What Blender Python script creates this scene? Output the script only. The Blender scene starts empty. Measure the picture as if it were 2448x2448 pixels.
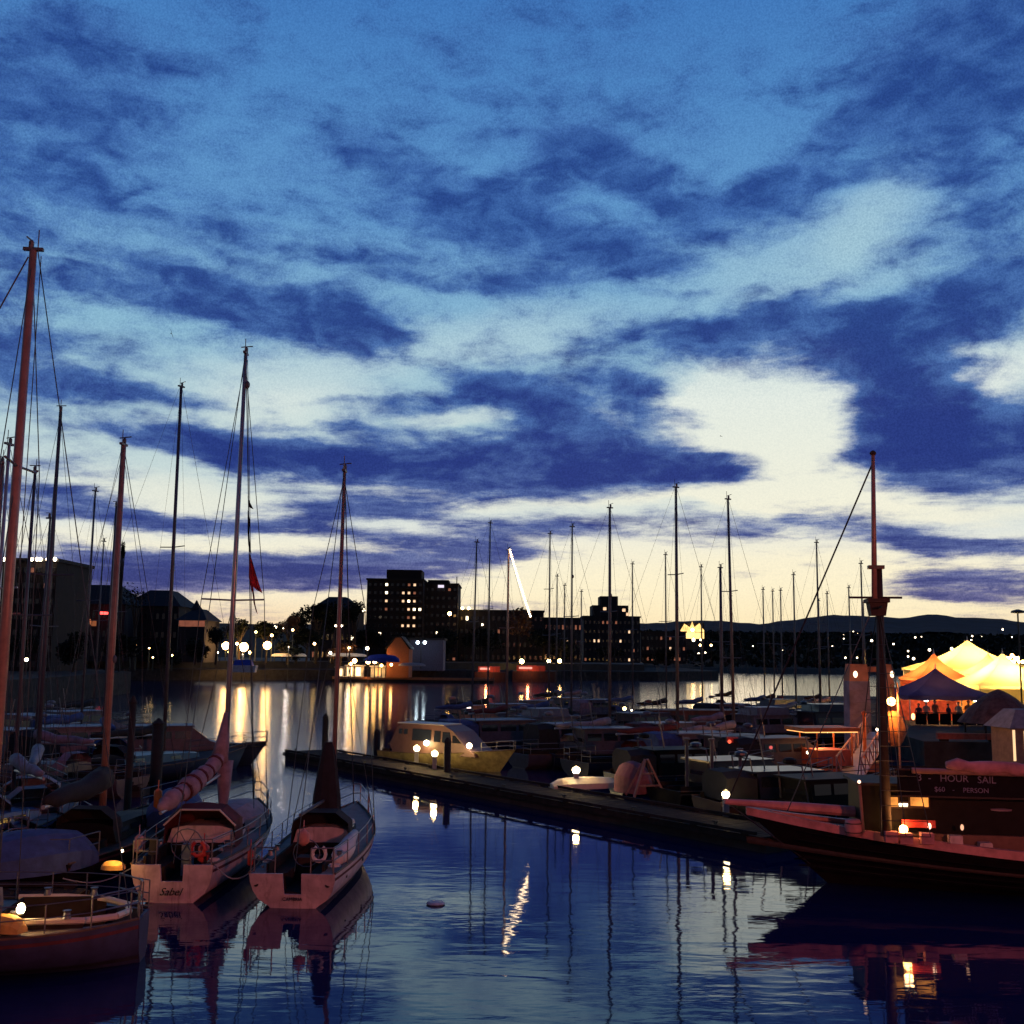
import bpy, math, random
from mathutils import Vector, Matrix
random.seed(11)
R = math.radians
SC = bpy.context.scene
COL = SC.collection
# ---------------------------------------------------------------- camera
CAM_H = 6.5
PITCH, ROLL, F, HALF = 7.4, 0.7, 2625.0, 1224.0      # F and HALF are measured on the 2448 px photograph
cam_data = bpy.data.cameras.new('camera')
cam_data.sensor_width = 36.0
cam_data.lens = 18.0 * F / HALF
cam_data.clip_start = 0.1
cam_data.clip_end = 30000
cam = bpy.data.objects.new('camera', cam_data)
COL.objects.link(cam)
CM = Matrix.Rotation(R(90 + PITCH), 4, 'X') @ Matrix.Rotation(R(ROLL), 4, 'Z')
cam.matrix_world = Matrix.Translation((0, 0, CAM_H)) @ CM
SC.camera = cam

def ray(x, y):
    return (CM.to_3x3() @ Vector(((x - HALF) / F, (HALF - y) / F, -1.0)))
def PX(x, y, D):                 # where the sight line of a photo point reaches the distance D
    r = ray(x, y)
    return Vector((0, 0, CAM_H)) + r * (D / r.y)
def AE(x, y):                    # azimuth and elevation in degrees of a photo point (2448 px)
    r = ray(x, y).normalized()
    return math.degrees(math.atan2(r.x, r.y)), math.degrees(math.asin(r.z))

# ---------------------------------------------------------------- node helpers
def lin(c):
    return tuple(((v / 255.0) / 12.92 if v / 255.0 <= 0.04045 else ((v / 255.0 + 0.055) / 1.055) ** 2.4) for v in c) + (1.0,)

class NB:
    def __init__(s, tree): s.t = tree
    def n(s, typ, **kw):
        nd = s.t.nodes.new(typ)
        for k, v in kw.items(): setattr(nd, k, v)
        return nd
    def put(s, sock, v):
        if hasattr(v, 'is_output') or isinstance(v, bpy.types.NodeSocket): s.t.links.new(v, sock)
        else: sock.default_value = v
    def m(s, op, a, b=None, c=None, clamp=False):
        nd = s.n('ShaderNodeMath', operation=op); nd.use_clamp = clamp
        s.put(nd.inputs[0], a)
        if b is not None: s.put(nd.inputs[1], b)
        if c is not None: s.put(nd.inputs[2], c)
        return nd.outputs[0]
    def ss(s, v, lo, hi, o0=0.0, o1=1.0):
        nd = s.n('ShaderNodeMapRange', interpolation_type='SMOOTHSTEP')
        s.put(nd.inputs['Value'], v)
        nd.inputs['From Min'].default_value = lo; nd.inputs['From Max'].default_value = hi
        nd.inputs['To Min'].default_value = o0; nd.inputs['To Max'].default_value = o1
        return nd.outputs[0]
    def xyz(s, x, y, z):
        nd = s.n('ShaderNodeCombineXYZ')
        s.put(nd.inputs[0], x); s.put(nd.inputs[1], y); s.put(nd.inputs[2], z)
        return nd.outputs[0]
    def noise(s, vec, scale, detail=4, rough=0.55, dist=0.0):
        nd = s.n('ShaderNodeTexNoise')
        s.put(nd.inputs['Vector'], vec)
        nd.inputs['Scale'].default_value = scale; nd.inputs['Detail'].default_value = detail
        nd.inputs['Roughness'].default_value = rough; nd.inputs['Distortion'].default_value = dist
        return nd
    def mix(s, f, a, b, blend='MIX'):
        nd = s.n('ShaderNodeMix', data_type='RGBA', blend_type=blend)
        s.put(nd.inputs[0], f); s.put(nd.inputs[6], a); s.put(nd.inputs[7], b)
        return nd.outputs[2]
    def ramp(s, f, stops):
        nd = s.n('ShaderNodeValToRGB')
        s.put(nd.inputs[0], f)
        els = nd.color_ramp.elements
        while len(els) > 1: els.remove(els[-1])
        els[0].position, els[0].color = stops[0]
        for p, c in stops[1:]:
            e = els.new(p); e.color = c
        return nd.outputs[0]

# ---------------------------------------------------------------- world: dusk sky with clouds
SUN_AZ, SUN_EL = 8.0, 1.5
world = bpy.data.worlds.new('World')
SC.world = world
world.use_nodes = True
wt = world.node_tree
wt.nodes.clear()
W = NB(wt)
out = W.n('ShaderNodeOutputWorld')
bg = W.n('ShaderNodeBackground')
wt.links.new(bg.outputs[0], out.inputs[0])
tc = W.n('ShaderNodeTexCoord')
sep = W.n('ShaderNodeSeparateXYZ')
wt.links.new(tc.outputs['Generated'], sep.inputs[0])
dx, dy, dz = sep.outputs
zc = W.m('MAXIMUM', dz, 0.0)
az0 = W.m('MULTIPLY', W.m('ARCTAN2', dx, dy), 57.2958)
el0 = W.m('MULTIPLY', W.m('ARCSINE', W.m('MINIMUM', W.m('MAXIMUM', dz, -1.0), 1.0)), 57.2958)
den = W.m('ADD', zc, 0.13)
plane = W.xyz(W.m('DIVIDE', dx, den), W.m('DIVIDE', dy, den), 0.0)
warp = W.noise(plane, 1.5, 5, 0.62)
wsep = W.n('ShaderNodeSeparateColor')
wt.links.new(warp.outputs['Color'], wsep.inputs[0])
wamp = W.m('MINIMUM', W.m('ADD', W.m('MULTIPLY', el0, 0.26), 0.8), 5.5)
az = W.m('ADD', az0, W.m('MULTIPLY', W.m('SUBTRACT', wsep.outputs[0], 0.5), W.m('MULTIPLY', wamp, 2.2)))
el = W.m('ADD', el0, W.m('MULTIPLY', W.m('SUBTRACT', wsep.outputs[1], 0.5), W.m('MULTIPLY', wamp, 1.1)))

gt = bpy.data.node_groups.new('cloud_patch', 'ShaderNodeTree')
gt.interface.new_socket('vec', in_out='INPUT', socket_type='NodeSocketVector')
gt.interface.new_socket('prev', in_out='INPUT', socket_type='NodeSocketFloat')
gt.interface.new_socket('loc', in_out='INPUT', socket_type='NodeSocketVector')
gt.interface.new_socket('rot', in_out='INPUT', socket_type='NodeSocketVector')
gt.interface.new_socket('scale', in_out='INPUT', socket_type='NodeSocketVector')
gt.interface.new_socket('amp', in_out='INPUT', socket_type='NodeSocketFloat')
gt.interface.new_socket('sum', in_out='OUTPUT', socket_type='NodeSocketFloat')
G = NB(gt)
gi = G.n('NodeGroupInput'); go = G.n('NodeGroupOutput')
I = {s.name: s for s in gi.outputs}
mp = G.n('ShaderNodeVectorMath', operation='SUBTRACT'); G.put(mp.inputs[0], I['vec']); G.put(mp.inputs[1], I['loc'])
d1 = G.n('ShaderNodeVectorMath', operation='DOT_PRODUCT'); G.put(d1.inputs[0], mp.outputs[0]); G.put(d1.inputs[1], I['rot'])
d2 = G.n('ShaderNodeVectorMath', operation='DOT_PRODUCT'); G.put(d2.inputs[0], mp.outputs[0]); G.put(d2.inputs[1], I['scale'])
u = d1.outputs['Value']; v = d2.outputs['Value']
q = G.m('MULTIPLY_ADD', u, u, G.m('MULTIPLY', v, v))
ex = G.m('EXPONENT', G.m('MULTIPLY', q, G.m('MULTIPLY_ADD', q, -0.4, -0.45)))
gt.links.new(G.m('MULTIPLY_ADD', ex, I['amp'], I['prev']), go.inputs[0])

def patches(lst, vec):
    acc = 0.0
    for (cx, cy, rx, ry, rot, amp) in lst:      # given in 1932 px photo units, turned into sky angles
        a, e_ = AE(cx * 1.2671, cy * 1.2671)
        k = 1.2671 / F * 57.2958
        nd = W.n('ShaderNodeGroup'); nd.node_tree = gt
        W.put(nd.inputs['vec'], vec); W.put(nd.inputs['prev'], acc)
        ca, sa = math.cos(R(-rot)), math.sin(R(-rot))
        nd.inputs['loc'].default_value = (a, e_, 0)
        kx, ky = k * 1.12, k * 1.38
        nd.inputs['rot'].default_value = (ca / (rx * kx), sa / (rx * kx), 0)
        nd.inputs['scale'].default_value = (-sa / (ry * ky), ca / (ry * ky), 0)
        nd.inputs['amp'].default_value = amp
        acc = nd.outputs[0]
    return acc

dark = [
 (95, 225, 190, 95, 0, 1.0), (60, 60, 120, 40, 0, .35), (0, 520, 110, 60, 0, .65), (330, 120, 200, 40, 5, .22),
 (1850, 70, 230, 90, -5, .95), (1760, 200, 170, 50, -20, .6), (1900, 300, 130, 50, -5, .75),
 (700, 310, 120, 26, 12, .62), (1150, 312, 95, 32, 15, .95), (1290, 375, 75, 32, 10, .85), (1440, 368, 95, 42, -8, .95),
 (870, 390, 110, 24, 8, .75), (1000, 345, 90, 28, -10, .5), (1080, 425, 170, 32, 12, .85), (930, 480, 190, 26, 4, .65), (1210, 462, 110, 24, 10, .75),
 (1040, 545, 110, 26, 5, .5), (300, 395, 200, 25, 0, .28),
 (470, 555, 170, 40, 6, 1.0), (640, 600, 150, 44, 9, 1.25), (730, 640, 60, 24, 5, .5), (240, 548, 110, 20, 5, .6), (180, 460, 150, 26, 6, .5), (480, 470, 160, 15, 8, .4),
 (60, 700, 120, 34, 2, .75), (190, 710, 120, 15, 4, .5), (310, 732, 80, 20, 5, .55), (90, 640, 120, 18, 0, .4),
 (1250, 650, 140, 26, -8, .75), (1420, 610, 130, 34, -18, .8), (1560, 650, 150, 46, -12, 1.2), (1760, 610, 170, 60, -22, 1.05), (1920, 520, 120, 50, -20, .9),
 (1740, 735, 90, 70, 50, 1.3), (1770, 800, 170, 50, 5, 1.1), (1870, 850, 160, 52, 0, 1.1), (1640, 880, 130, 22, 0, .6), (1000, 690, 60, 12, -12, .3),
 (900, 740, 70, 20, 12, .8), (1010, 775, 110, 32, 8, 1.15), (780, 775, 120, 14, -4, .7), (700, 815, 120, 14, 3, .6), (1165, 748, 70, 22, 25, .9),
 (420, 835, 190, 22, 6, 1.15), (330, 822, 110, 10, 3, .5), (620, 880, 220, 26, 6, 1.2), (900, 880, 240, 30, 1, 1.25), (1150, 858, 180, 44, 0, 1.3), (1290, 885, 110, 28, 0, 1.0),
 (1380, 905, 90, 15, 0, .7), (640, 960, 130, 13, -2, 1.0), (820, 968, 110, 8, 3, .5), (1080, 940, 260, 10, 0, .55),
 (150, 880, 130, 12, 4, .35), (60, 940, 120, 18, 0, .8), (190, 970, 110, 13, 2, .75), (330, 990, 160, 11, 2, .7), (560, 1000, 210, 15, 2, .9), (800, 1020, 120, 12, 4, .4), (980, 998, 150, 17, 0, .9), (1160, 1015, 120, 13, 3, .6), (1400, 995, 200, 12, 3, .7),
 (1640, 985, 160, 14, 2, .75), (1560, 955, 110, 8, 0, .4), (1860, 1025, 150, 14, 5, 1.2), (1720, 1012, 90, 9, 4, .5),
 (200, 1076, 190, 27, 0, 1.25), (450, 1082, 240, 24, 0, 1.3), (720, 1072, 190, 22, -4, 1.15), (870, 1050, 120, 20, -3, .8), (990, 1045, 90, 10, 3, .5),
 (520, 430, 220, 12, 4, .4), (820, 505, 150, 14, 8, .5), (1150, 505, 170, 14, 0, .45), (1300, 540, 110, 10, 0, .45), (1500, 560, 160, 22, -20, .45), (1820, 420, 160, 22, -8, .5), (1650, 330, 180, 14, 4, .4), (1560, 240, 150, 26, -25, .5), (1250, 200, 220, 26, -5, .4), (880, 270, 120, 18, 0, .35), (1050, 270, 110, 14, 0, .3), (760, 400, 170, 14, 3, .4), (560, 800, 120, 8, 3, .5), (470, 770, 60, 6, 5, .3), (640, 760, 60, 6, 0, .4), (1330, 790, 70, 8, 8, .4), (1090, 905, 300, 10, 0, .5), (700, 940, 160, 8, 2, .4),
 (1820, 1078, 90, 12, -3, .6), (1860, 1105, 150, 20, 3, 1.15), (1700, 1052, 60, 5, 3, .4), (1790, 1125, 80, 6, 2, .45), (900, 1148, 70, 5, 3, .35), (480, 1143, 60, 4, 4, .35), (1330, 1083, 70, 5, 2, .3),
]
bright = [
 (1425, 745, 155, 55, -5, 1.5), (1450, 820, 125, 60, 15, 1.6), (1545, 760, 80, 70, 0, 1.3), (1530, 850, 80, 40, 0, .8), (1500, 900, 110, 40, 0, .7), (1880, 700, 110, 55, -20, 1.0),
 (950, 640, 210, 45, -6, .5), (560, 700, 170, 50, -5, .45), (520, 775, 180, 35, -4, .4), (850, 800, 80, 10, 0, .4), (1540, 470, 220, 62, -12, .75), (1640, 400, 120, 40, -30, .3), (1110, 795, 60, 12, -3, .5),
 (1250, 1120, 420, 80, 0, .9), (330, 935, 180, 32, 4, .55), (720, 920, 150, 14, 4, .5), (1550, 930, 250, 22, 0, .8), (1250, 950, 380, 12, 0, .7), (500, 1035, 420, 16, 0, .55), (1700, 965, 250, 12, 0, .8),
 (1660, 1120, 300, 60, 0, .8),
]
aev = W.xyz(az, el, 0.0)
dsum = patches(dark, aev)
bsum = patches(bright, aev)
n_big = W.noise(plane, 1.1, 6, 0.6, 0.3).outputs[0]
n_fine = W.noise(plane, 5.0, 8, 0.68, 0.5).outputs[0]
n_wisp = W.noise(W.xyz(W.m('MULTIPLY', az0, 0.10), W.m('MULTIPLY', el0, 0.55), 0.0), 1.0, 7, 0.65, 0.6).outputs[0]
dens = W.m('ADD', dsum, W.m('MULTIPLY', W.m('SUBTRACT', n_big, 0.5), 1.3))
dens = W.m('ADD', dens, W.m('MULTIPLY', W.m('SUBTRACT', n_fine, 0.5), 1.5))
dens = W.m('ADD', dens, W.m('MULTIPLY', W.m('SUBTRACT', n_wisp, 0.5), W.ss(el0, 4, 14, 1.7, 0.9)))
dens = W.m('SUBTRACT', dens, W.m('MULTIPLY', bsum, 0.22))
dens = W.m('ADD', dens, W.ss(el0, 5, 15, 0.0, 0.20))
# fine feathering: streaks that climb to the right, and small ragged billows
tilt = W.m('MULTIPLY', W.ss(el0, 9, 22), W.ss(az0, -2, 12, -0.03, -0.24))
sk = W.xyz(W.m('MULTIPLY', az0, 0.20), W.m('ADD', W.m('MULTIPLY', el0, W.ss(el0, 6, 16, 1.7, 1.05)), W.m('MULTIPLY', az0, tilt)), 2.0)
n_str = W.noise(sk, 0.75, 7, 0.66, 0.7).outputs[0]
n_bil = W.noise(W.xyz(W.m('MULTIPLY', az0, 0.42), W.m('MULTIPLY', el0, 0.80), 5.0), 1.0, 7, 0.58, 0.5).outputs[0]
fb = W.ss(el0, 7, 18, 0.70, 0.28)
tex = W.m('ADD', W.m('MULTIPLY', n_str, fb), W.m('MULTIPLY', n_bil, W.m('SUBTRACT', 1.0, fb)))
tex = W.m('SUBTRACT', tex, 0.5)
dens = W.m('ADD', dens, W.m('MULTIPLY', tex, 2.2))
cover = W.m('MULTIPLY', W.ss(dens, -0.10, 1.10), W.ss(el0, 8, 24, 1.0, 0.95))
core = W.ss(W.m('ADD', W.m('MULTIPLY', dens, 0.50), W.m('MULTIPLY', tex, 2.4)), 0.02, 1.05)
eln = W.m('DIVIDE', W.m('MAXIMUM', el0, 0.0), 90.0, clamp=True)
st = [(0, (238, 188, 146)), (1.6, (247, 220, 180)), (3.4, (252, 243, 214)), (6.0, (226, 230, 222)), (9, (198, 216, 216)), (12, (172, 203, 212)), (16, (140, 186, 210)),
      (22, (98, 152, 202)), (28, (78, 134, 194)), (34, (58, 114, 184)), (50, (30, 66, 128)), (90, (18, 38, 84))]
clear = W.ramp(eln, [(d / 90.0, lin(c)) for d, c in st])
clear = W.mix(W.m('MULTIPLY', W.m('MINIMUM', bsum, 1.0), 0.75), clear, W.ramp(eln, [(2 / 90, lin((255, 238, 194))), (7 / 90, lin((253, 246, 218))), (13 / 90, lin((244, 246, 232))), (19 / 90, lin((170, 205, 216)))]))
# the glow of the set sun fades away to the sides and behind the camera
toward = W.m('ADD', W.m('MULTIPLY', W.m('COSINE', W.m('MULTIPLY', W.m('SUBTRACT', az0, SUN_AZ), 0.0174533)), 0.5), 0.5)
away = W.ss(toward, 0.30, 0.90)
clear = W.mix(away, W.mix(0.85, clear, lin((24, 34, 66))), clear)
light_c = W.ramp(eln, [(0.0, lin((150, 130, 150))), (5 / 90, lin((106, 120, 168))), (12 / 90, lin((78, 116, 176))), (22 / 90, lin((66, 108, 174))), (40 / 90, lin((48, 84, 150))), (1.0, lin((36, 66, 124)))])
dark_c = W.ramp(eln, [(0.0, lin((62, 62, 110))), (5 / 90, lin((36, 50, 120))), (12 / 90, lin((24, 38, 118))), (22 / 90, lin((30, 54, 128))), (40 / 90, lin((34, 60, 128))), (1.0, lin((26, 48, 100)))])
core2 = W.ss(W.m('ADD', W.m('MULTIPLY', dens, 0.35), W.m('MULTIPLY', tex, 3.0)), 0.0, 1.0)
dark_c = W.mix(W.m('MULTIPLY', core2, 0.55), W.mix(0.45, dark_c, W.ramp(eln, [(0.0, lin((110, 105, 145))), (8 / 90, lin((62, 92, 156))), (20 / 90, lin((52, 100, 168))), (1.0, lin((40, 80, 140)))])), dark_c)
cloud_c = W.mix(core, light_c, dark_c)
cloud_c = W.mix(away, W.mix(0.75, cloud_c, lin((20, 28, 56))), cloud_c)
grain = W.noise(tc.outputs['Generated'], 650.0, 1, 0.7).outputs[0]
skyc = W.mix(cover, clear, cloud_c)
skyc = W.mix(W.m('MULTIPLY_ADD', cover, 0.75, W.ss(el0, 10, 20, 0.20, 0.7), clamp=True), skyc, W.ramp(grain, [(0.30, (0.76, 0.80, 0.85, 1)), (0.70, (1.18, 1.15, 1.12, 1))]), 'MULTIPLY')
# below the horizon: dark land and sea
skyc = W.mix(W.ss(el0, -1.2, -0.2), lin((18, 20, 40)), skyc)
# a physical twilight sky adds its faint share
nish = W.n('ShaderNodeTexSky', sky_type='NISHITA')
nish.sun_disc = False
nish.sun_elevation = R(SUN_EL); nish.sun_rotation = R(SUN_AZ)
tot = W.mix(0.0006, skyc, nish.outputs[0], 'ADD')
wt.links.new(tot, bg.inputs[0])
bg.inputs[1].default_value = 1.0
try: world.cycles.sampling_method = 'MANUAL'; world.cycles.sample_map_resolution = 512
except Exception: pass

# the last of the afterglow as a very weak, very broad sun
sd = bpy.data.lights.new('sun', 'SUN'); sd.energy = 0.03; sd.angle = R(12); sd.color = (1.0, 0.78, 0.55)
sun = bpy.data.objects.new('sun', sd); COL.objects.link(sun)
sun.rotation_euler = (R(90 - SUN_EL), 0, R(180 - SUN_AZ))
SC.view_settings.view_transform = 'Standard'
SC.view_settings.look = 'None'
SC.view_settings.exposure = 0.0
SC.view_settings.gamma = 1.0
SC.view_settings.use_curve_mapping = False
SC.cycles.max_bounces = 5
SC.cycles.diffuse_bounces = 2
SC.cycles.glossy_bounces = 3
SC.cycles.transmission_bounces = 4
SC.cycles.sample_clamp_indirect = 8
SC.cycles.use_adaptive_sampling = True
SC.cycles.adaptive_threshold = 0.03
SC.cycles.use_light_tree = True

# ---------------------------------------------------------------- materials
MATS = {}
def mat(name, c, rough=0.6, metal=0.0, var=0.25, scale=3.0, bump=0.0, emit=None, es=0.0, spec=0.5):
    if name in MATS: return MATS[name]
    m = bpy.data.materials.new(name); m.use_nodes = True
    t = m.node_tree; t.nodes.clear(); B = NB(t)
    o = B.n('ShaderNodeOutputMaterial'); p = B.n('ShaderNodeBsdfPrincipled')
    t.links.new(p.outputs[0], o.inputs[0])
    tcn = B.n('ShaderNodeTexCoord')
    nz = B.noise(tcn.outputs['Object'], scale, 5, 0.6)
    c = tuple(c) + (1.0,)
    lo = tuple(x * (1 - var) for x in c[:3]) + (1,); hi = tuple(min(1, x * (1 + var)) for x in c[:3]) + (1,)
    t.links.new(B.ramp(nz.outputs[0], [(0.3, lo), (0.7, hi)]), p.inputs['Base Color'])
    p.inputs['Roughness'].default_value = rough; p.inputs['Metallic'].default_value = metal
    p.inputs['Specular IOR Level'].default_value = spec
    if name == 'white_gelcoat':
        mp_ = B.n('ShaderNodeMapping'); t.links.new(tcn.outputs['Object'], mp_.inputs[0]); mp_.inputs['Scale'].default_value = (7, 7, .9)
        sn_ = B.noise(mp_.outputs[0], 1.0, 4, .7)
        t.links.new(B.mix(B.ss(sn_.outputs[0], .52, .74, 0.0, .6), B.ramp(nz.outputs[0], [(0.3, lo), (0.7, hi)]), (.16, .11, .08, 1)), p.inputs['Base Color'])
    if bump:
        b = B.n('ShaderNodeBump'); b.inputs['Strength'].default_value = 0.6; b.inputs['Distance'].default_value = bump
        t.links.new(B.noise(tcn.outputs['Object'], scale * 4, 4, 0.6).outputs[0], b.inputs['Height'])
        t.links.new(b.outputs[0], p.inputs['Normal'])
    if emit:
        p.inputs['Emission Color'].default_value = tuple(emit) + (1,); p.inputs['Emission Strength'].default_value = es
    MATS[name] = m; return m
def emat(name, c, s, var=0.0, scale=2.0):
    if name in MATS: return MATS[name]
    m = bpy.data.materials.new(name); m.use_nodes = True
    t = m.node_tree; t.nodes.clear(); B = NB(t)
    o = B.n('ShaderNodeOutputMaterial'); p = B.n('ShaderNodeEmission')
    t.links.new(p.outputs[0], o.inputs[0])
    p.inputs[0].default_value = tuple(c) + (1,); p.inputs[1].default_value = s
    if var:
        tcn = B.n('ShaderNodeTexCoord'); nz = B.noise(tcn.outputs['Object'], scale, 3)
        t.links.new(B.ramp(nz.outputs[0], [(0.3, tuple(x * (1 - var) for x in c) + (1,)), (0.7, tuple(c) + (1,))]), p.inputs[0])
    MATS[name] = m; return m
def fabric(name, c, trans):
    if name in MATS: return MATS[name]
    m = bpy.data.materials.new(name); m.use_nodes = True
    t = m.node_tree; t.nodes.clear(); B = NB(t)
    o = B.n('ShaderNodeOutputMaterial'); d = B.n('ShaderNodeBsdfDiffuse'); tr = B.n('ShaderNodeBsdfTranslucent'); mx = B.n('ShaderNodeMixShader')
    tcn = B.n('ShaderNodeTexCoord'); nz = B.noise(tcn.outputs['Object'], 1.5, 4)
    cr = B.ramp(nz.outputs[0], [(0.3, tuple(x * .85 for x in c) + (1,)), (0.7, tuple(c) + (1,))])
    t.links.new(cr, d.inputs[0]); t.links.new(cr, tr.inputs[0]); mx.inputs[0].default_value = trans
    t.links.new(d.outputs[0], mx.inputs[1]); t.links.new(tr.outputs[0], mx.inputs[2]); t.links.new(mx.outputs[0], o.inputs[0])
    MATS[name] = m; return m

white_gel = mat('white_gelcoat', (.50, .40, .42), .45, var=.28, scale=2.6, bump=.004)
cream_gel = mat('cream_gelcoat', (.55, .50, .42), .4, var=.12, scale=2)
grey_gel = mat('grey_gelcoat', (.30, .31, .34), .4, var=.15)
blue_hull = mat('blue_hull', (.03, .06, .16), .3, var=.2)
navy_hull = mat('navy_hull', (.012, .016, .04), .3, var=.3)
black_hull = mat('black_hull', (.007, .006, .007), .6, spec=.12, var=.4, bump=.004)
red_hull = mat('red_hull', (.22, .03, .025), .4)
deck_m = mat('deck_paint', (.16, .15, .15), .7, var=.2)
teak = mat('teak', (.09, .055, .035), .7, var=.35, scale=6, bump=.003)
dark_wood = mat('dark_wood', (.028, .016, .012), .75, var=.4, scale=5, bump=.004)
spruce = mat('varnished_spar', (.26, .15, .12), .4, var=.25, scale=4)
alum = mat('aluminium', (.42, .42, .44), .4, .6, var=.12)
alum_dark = mat('weathered_aluminium', (.10, .10, .12), .5, .4, var=.2)
wire = mat('rigging_wire', (.05, .05, .06), .5, .5)
steel = mat('stainless_steel', (.16, .16, .18), .45, .7, var=.1)
glass = mat('dark_glass', (.01, .012, .018), .08, var=.1, spec=.8)
canvas_blue = mat('blue_canvas', (.04, .07, .20), .9, var=.3, bump=.01)
canvas_black = mat('black_canvas', (.010, .010, .016), .9, var=.4, bump=.01)
canvas_red = mat('maroon_canvas', (.09, .02, .025), .9, var=.3, bump=.01)
canvas_grey = mat('grey_canvas', (.22, .22, .27), .9, var=.25, bump=.01)
canvas_lilac = mat('pale_sail_canvas', (.24, .17, .22), .9, var=.35, bump=.01)
canvas_white = mat('white_canvas', (.6, .58, .56), .9, var=.15, bump=.01)
black_rubber = mat('black_rubber', (.012, .012, .014), .8)
orange_pl = mat('orange_plastic', (.62, .16, .03), .5)
red_pl = mat('red_plastic', (.45, .04, .03), .5)
boot_m = mat('bottom_paint', (.02, .02, .03), .6)
timber = mat('dock_timber', (.030, .025, .024), .85, spec=.08, var=.35, scale=2.5, bump=.006)
tar_pile = mat('creosoted_pile', (.020, .017, .016), .9, var=.4, scale=2.5, bump=.01)
conc = mat('concrete', (.05, .046, .046), .9, spec=.08, var=.3, scale=1.2, bump=.01)
faded = mat('shaded_white', (.12, .115, .16), .5, var=.3)  # darker copies of the hull paints, the marina's shade put into the colour
shade_c = mat('shaded_cream', (.11, .08, .09), .5, var=.3)
shade_g = mat('shaded_grey', (.055, .05, .08), .5, var=.3)
deck_shade = mat('shaded_deck', (.05, .046, .05), .8, spec=.08, var=.3)  # deck paint copy with the same shade painted in
well_m = mat('dark_well', (.03, .022, .02), .8, spec=.08, var=.3)
asphalt = mat('asphalt', (.05, .05, .05), .9, var=.25, scale=.5)
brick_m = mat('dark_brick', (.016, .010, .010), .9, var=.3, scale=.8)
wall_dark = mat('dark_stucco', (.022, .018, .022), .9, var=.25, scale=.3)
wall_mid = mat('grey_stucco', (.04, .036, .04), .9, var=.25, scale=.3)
wall_pink = mat('pale_plaster', (.34, .26, .24), .9, var=.2, scale=.3)
roof_m = mat('slate_roof', (.014, .014, .017), .85, var=.3, scale=.5)
bark = mat('bark', (.05, .035, .025), .95, var=.4)
leaf_d = mat('dark_foliage', (.014, .018, .014), .8, spec=.08, var=.5, scale=1.0)
leaf_lit = mat('lamplight_tinted_foliage', (.16, .07, .03), .8, var=.5, scale=1.0)  # lit copy of the foliage: orange lamplight put into the leaf colour
win_off = mat('unlit_window', (.012, .014, .02), .15, var=.2, spec=.7)
flag_red = mat('red_flag', (.42, .03, .04), .9, var=.3, scale=4)
flag_dark = mat('dark_flag', (.012, .012, .02), .9, var=.2, scale=4)
paper = mat('sign_white', (.18, .17, .26), .8, var=.2)
sign_bl = mat('sign_board', (.008, .007, .010), .8, var=.3, spec=.1)
iron = mat('painted_iron', (.03, .035, .035), .5, .3, var=.2)
shirt = mat('dark_clothing', (.03, .03, .05), .9)
skin = mat('skin', (.45, .26, .18), .6, var=.1)

W_WARM = (1.0, .60, .24); W_ORANGE = (1.0, .36, .08); W_WHITE = (1.0, .90, .74); W_YEL = (1.0, .72, .30)
lamp_far = emat('far_lamp_glow', (1.0, .52, .15), 50)
lamp_far_w = emat('far_white_lamp_glow', (1.0, .78, .52), 13)
lamp_mid = emat('amber_lamp_glow', (1.0, .62, .22), 24)
lamp_near = emat('pedestal_lamp_glow', (1.0, .78, .42), 26)
lamp_red = emat('red_lamp_glow', (1.0, .06, .05), 5)
win_lit = emat('lit_window', (1.0, .62, .36), 1.6, .5, .6)
win_dim = emat('dim_lit_window', (1.0, .35, .20), .35, .6, .6)
win_bright = emat('bright_lit_window', (1.0, .80, .50), 5)
win_orange = emat('orange_cabin_glow', (1.0, .33, .06), 1.5, .6, 2.5)

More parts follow.
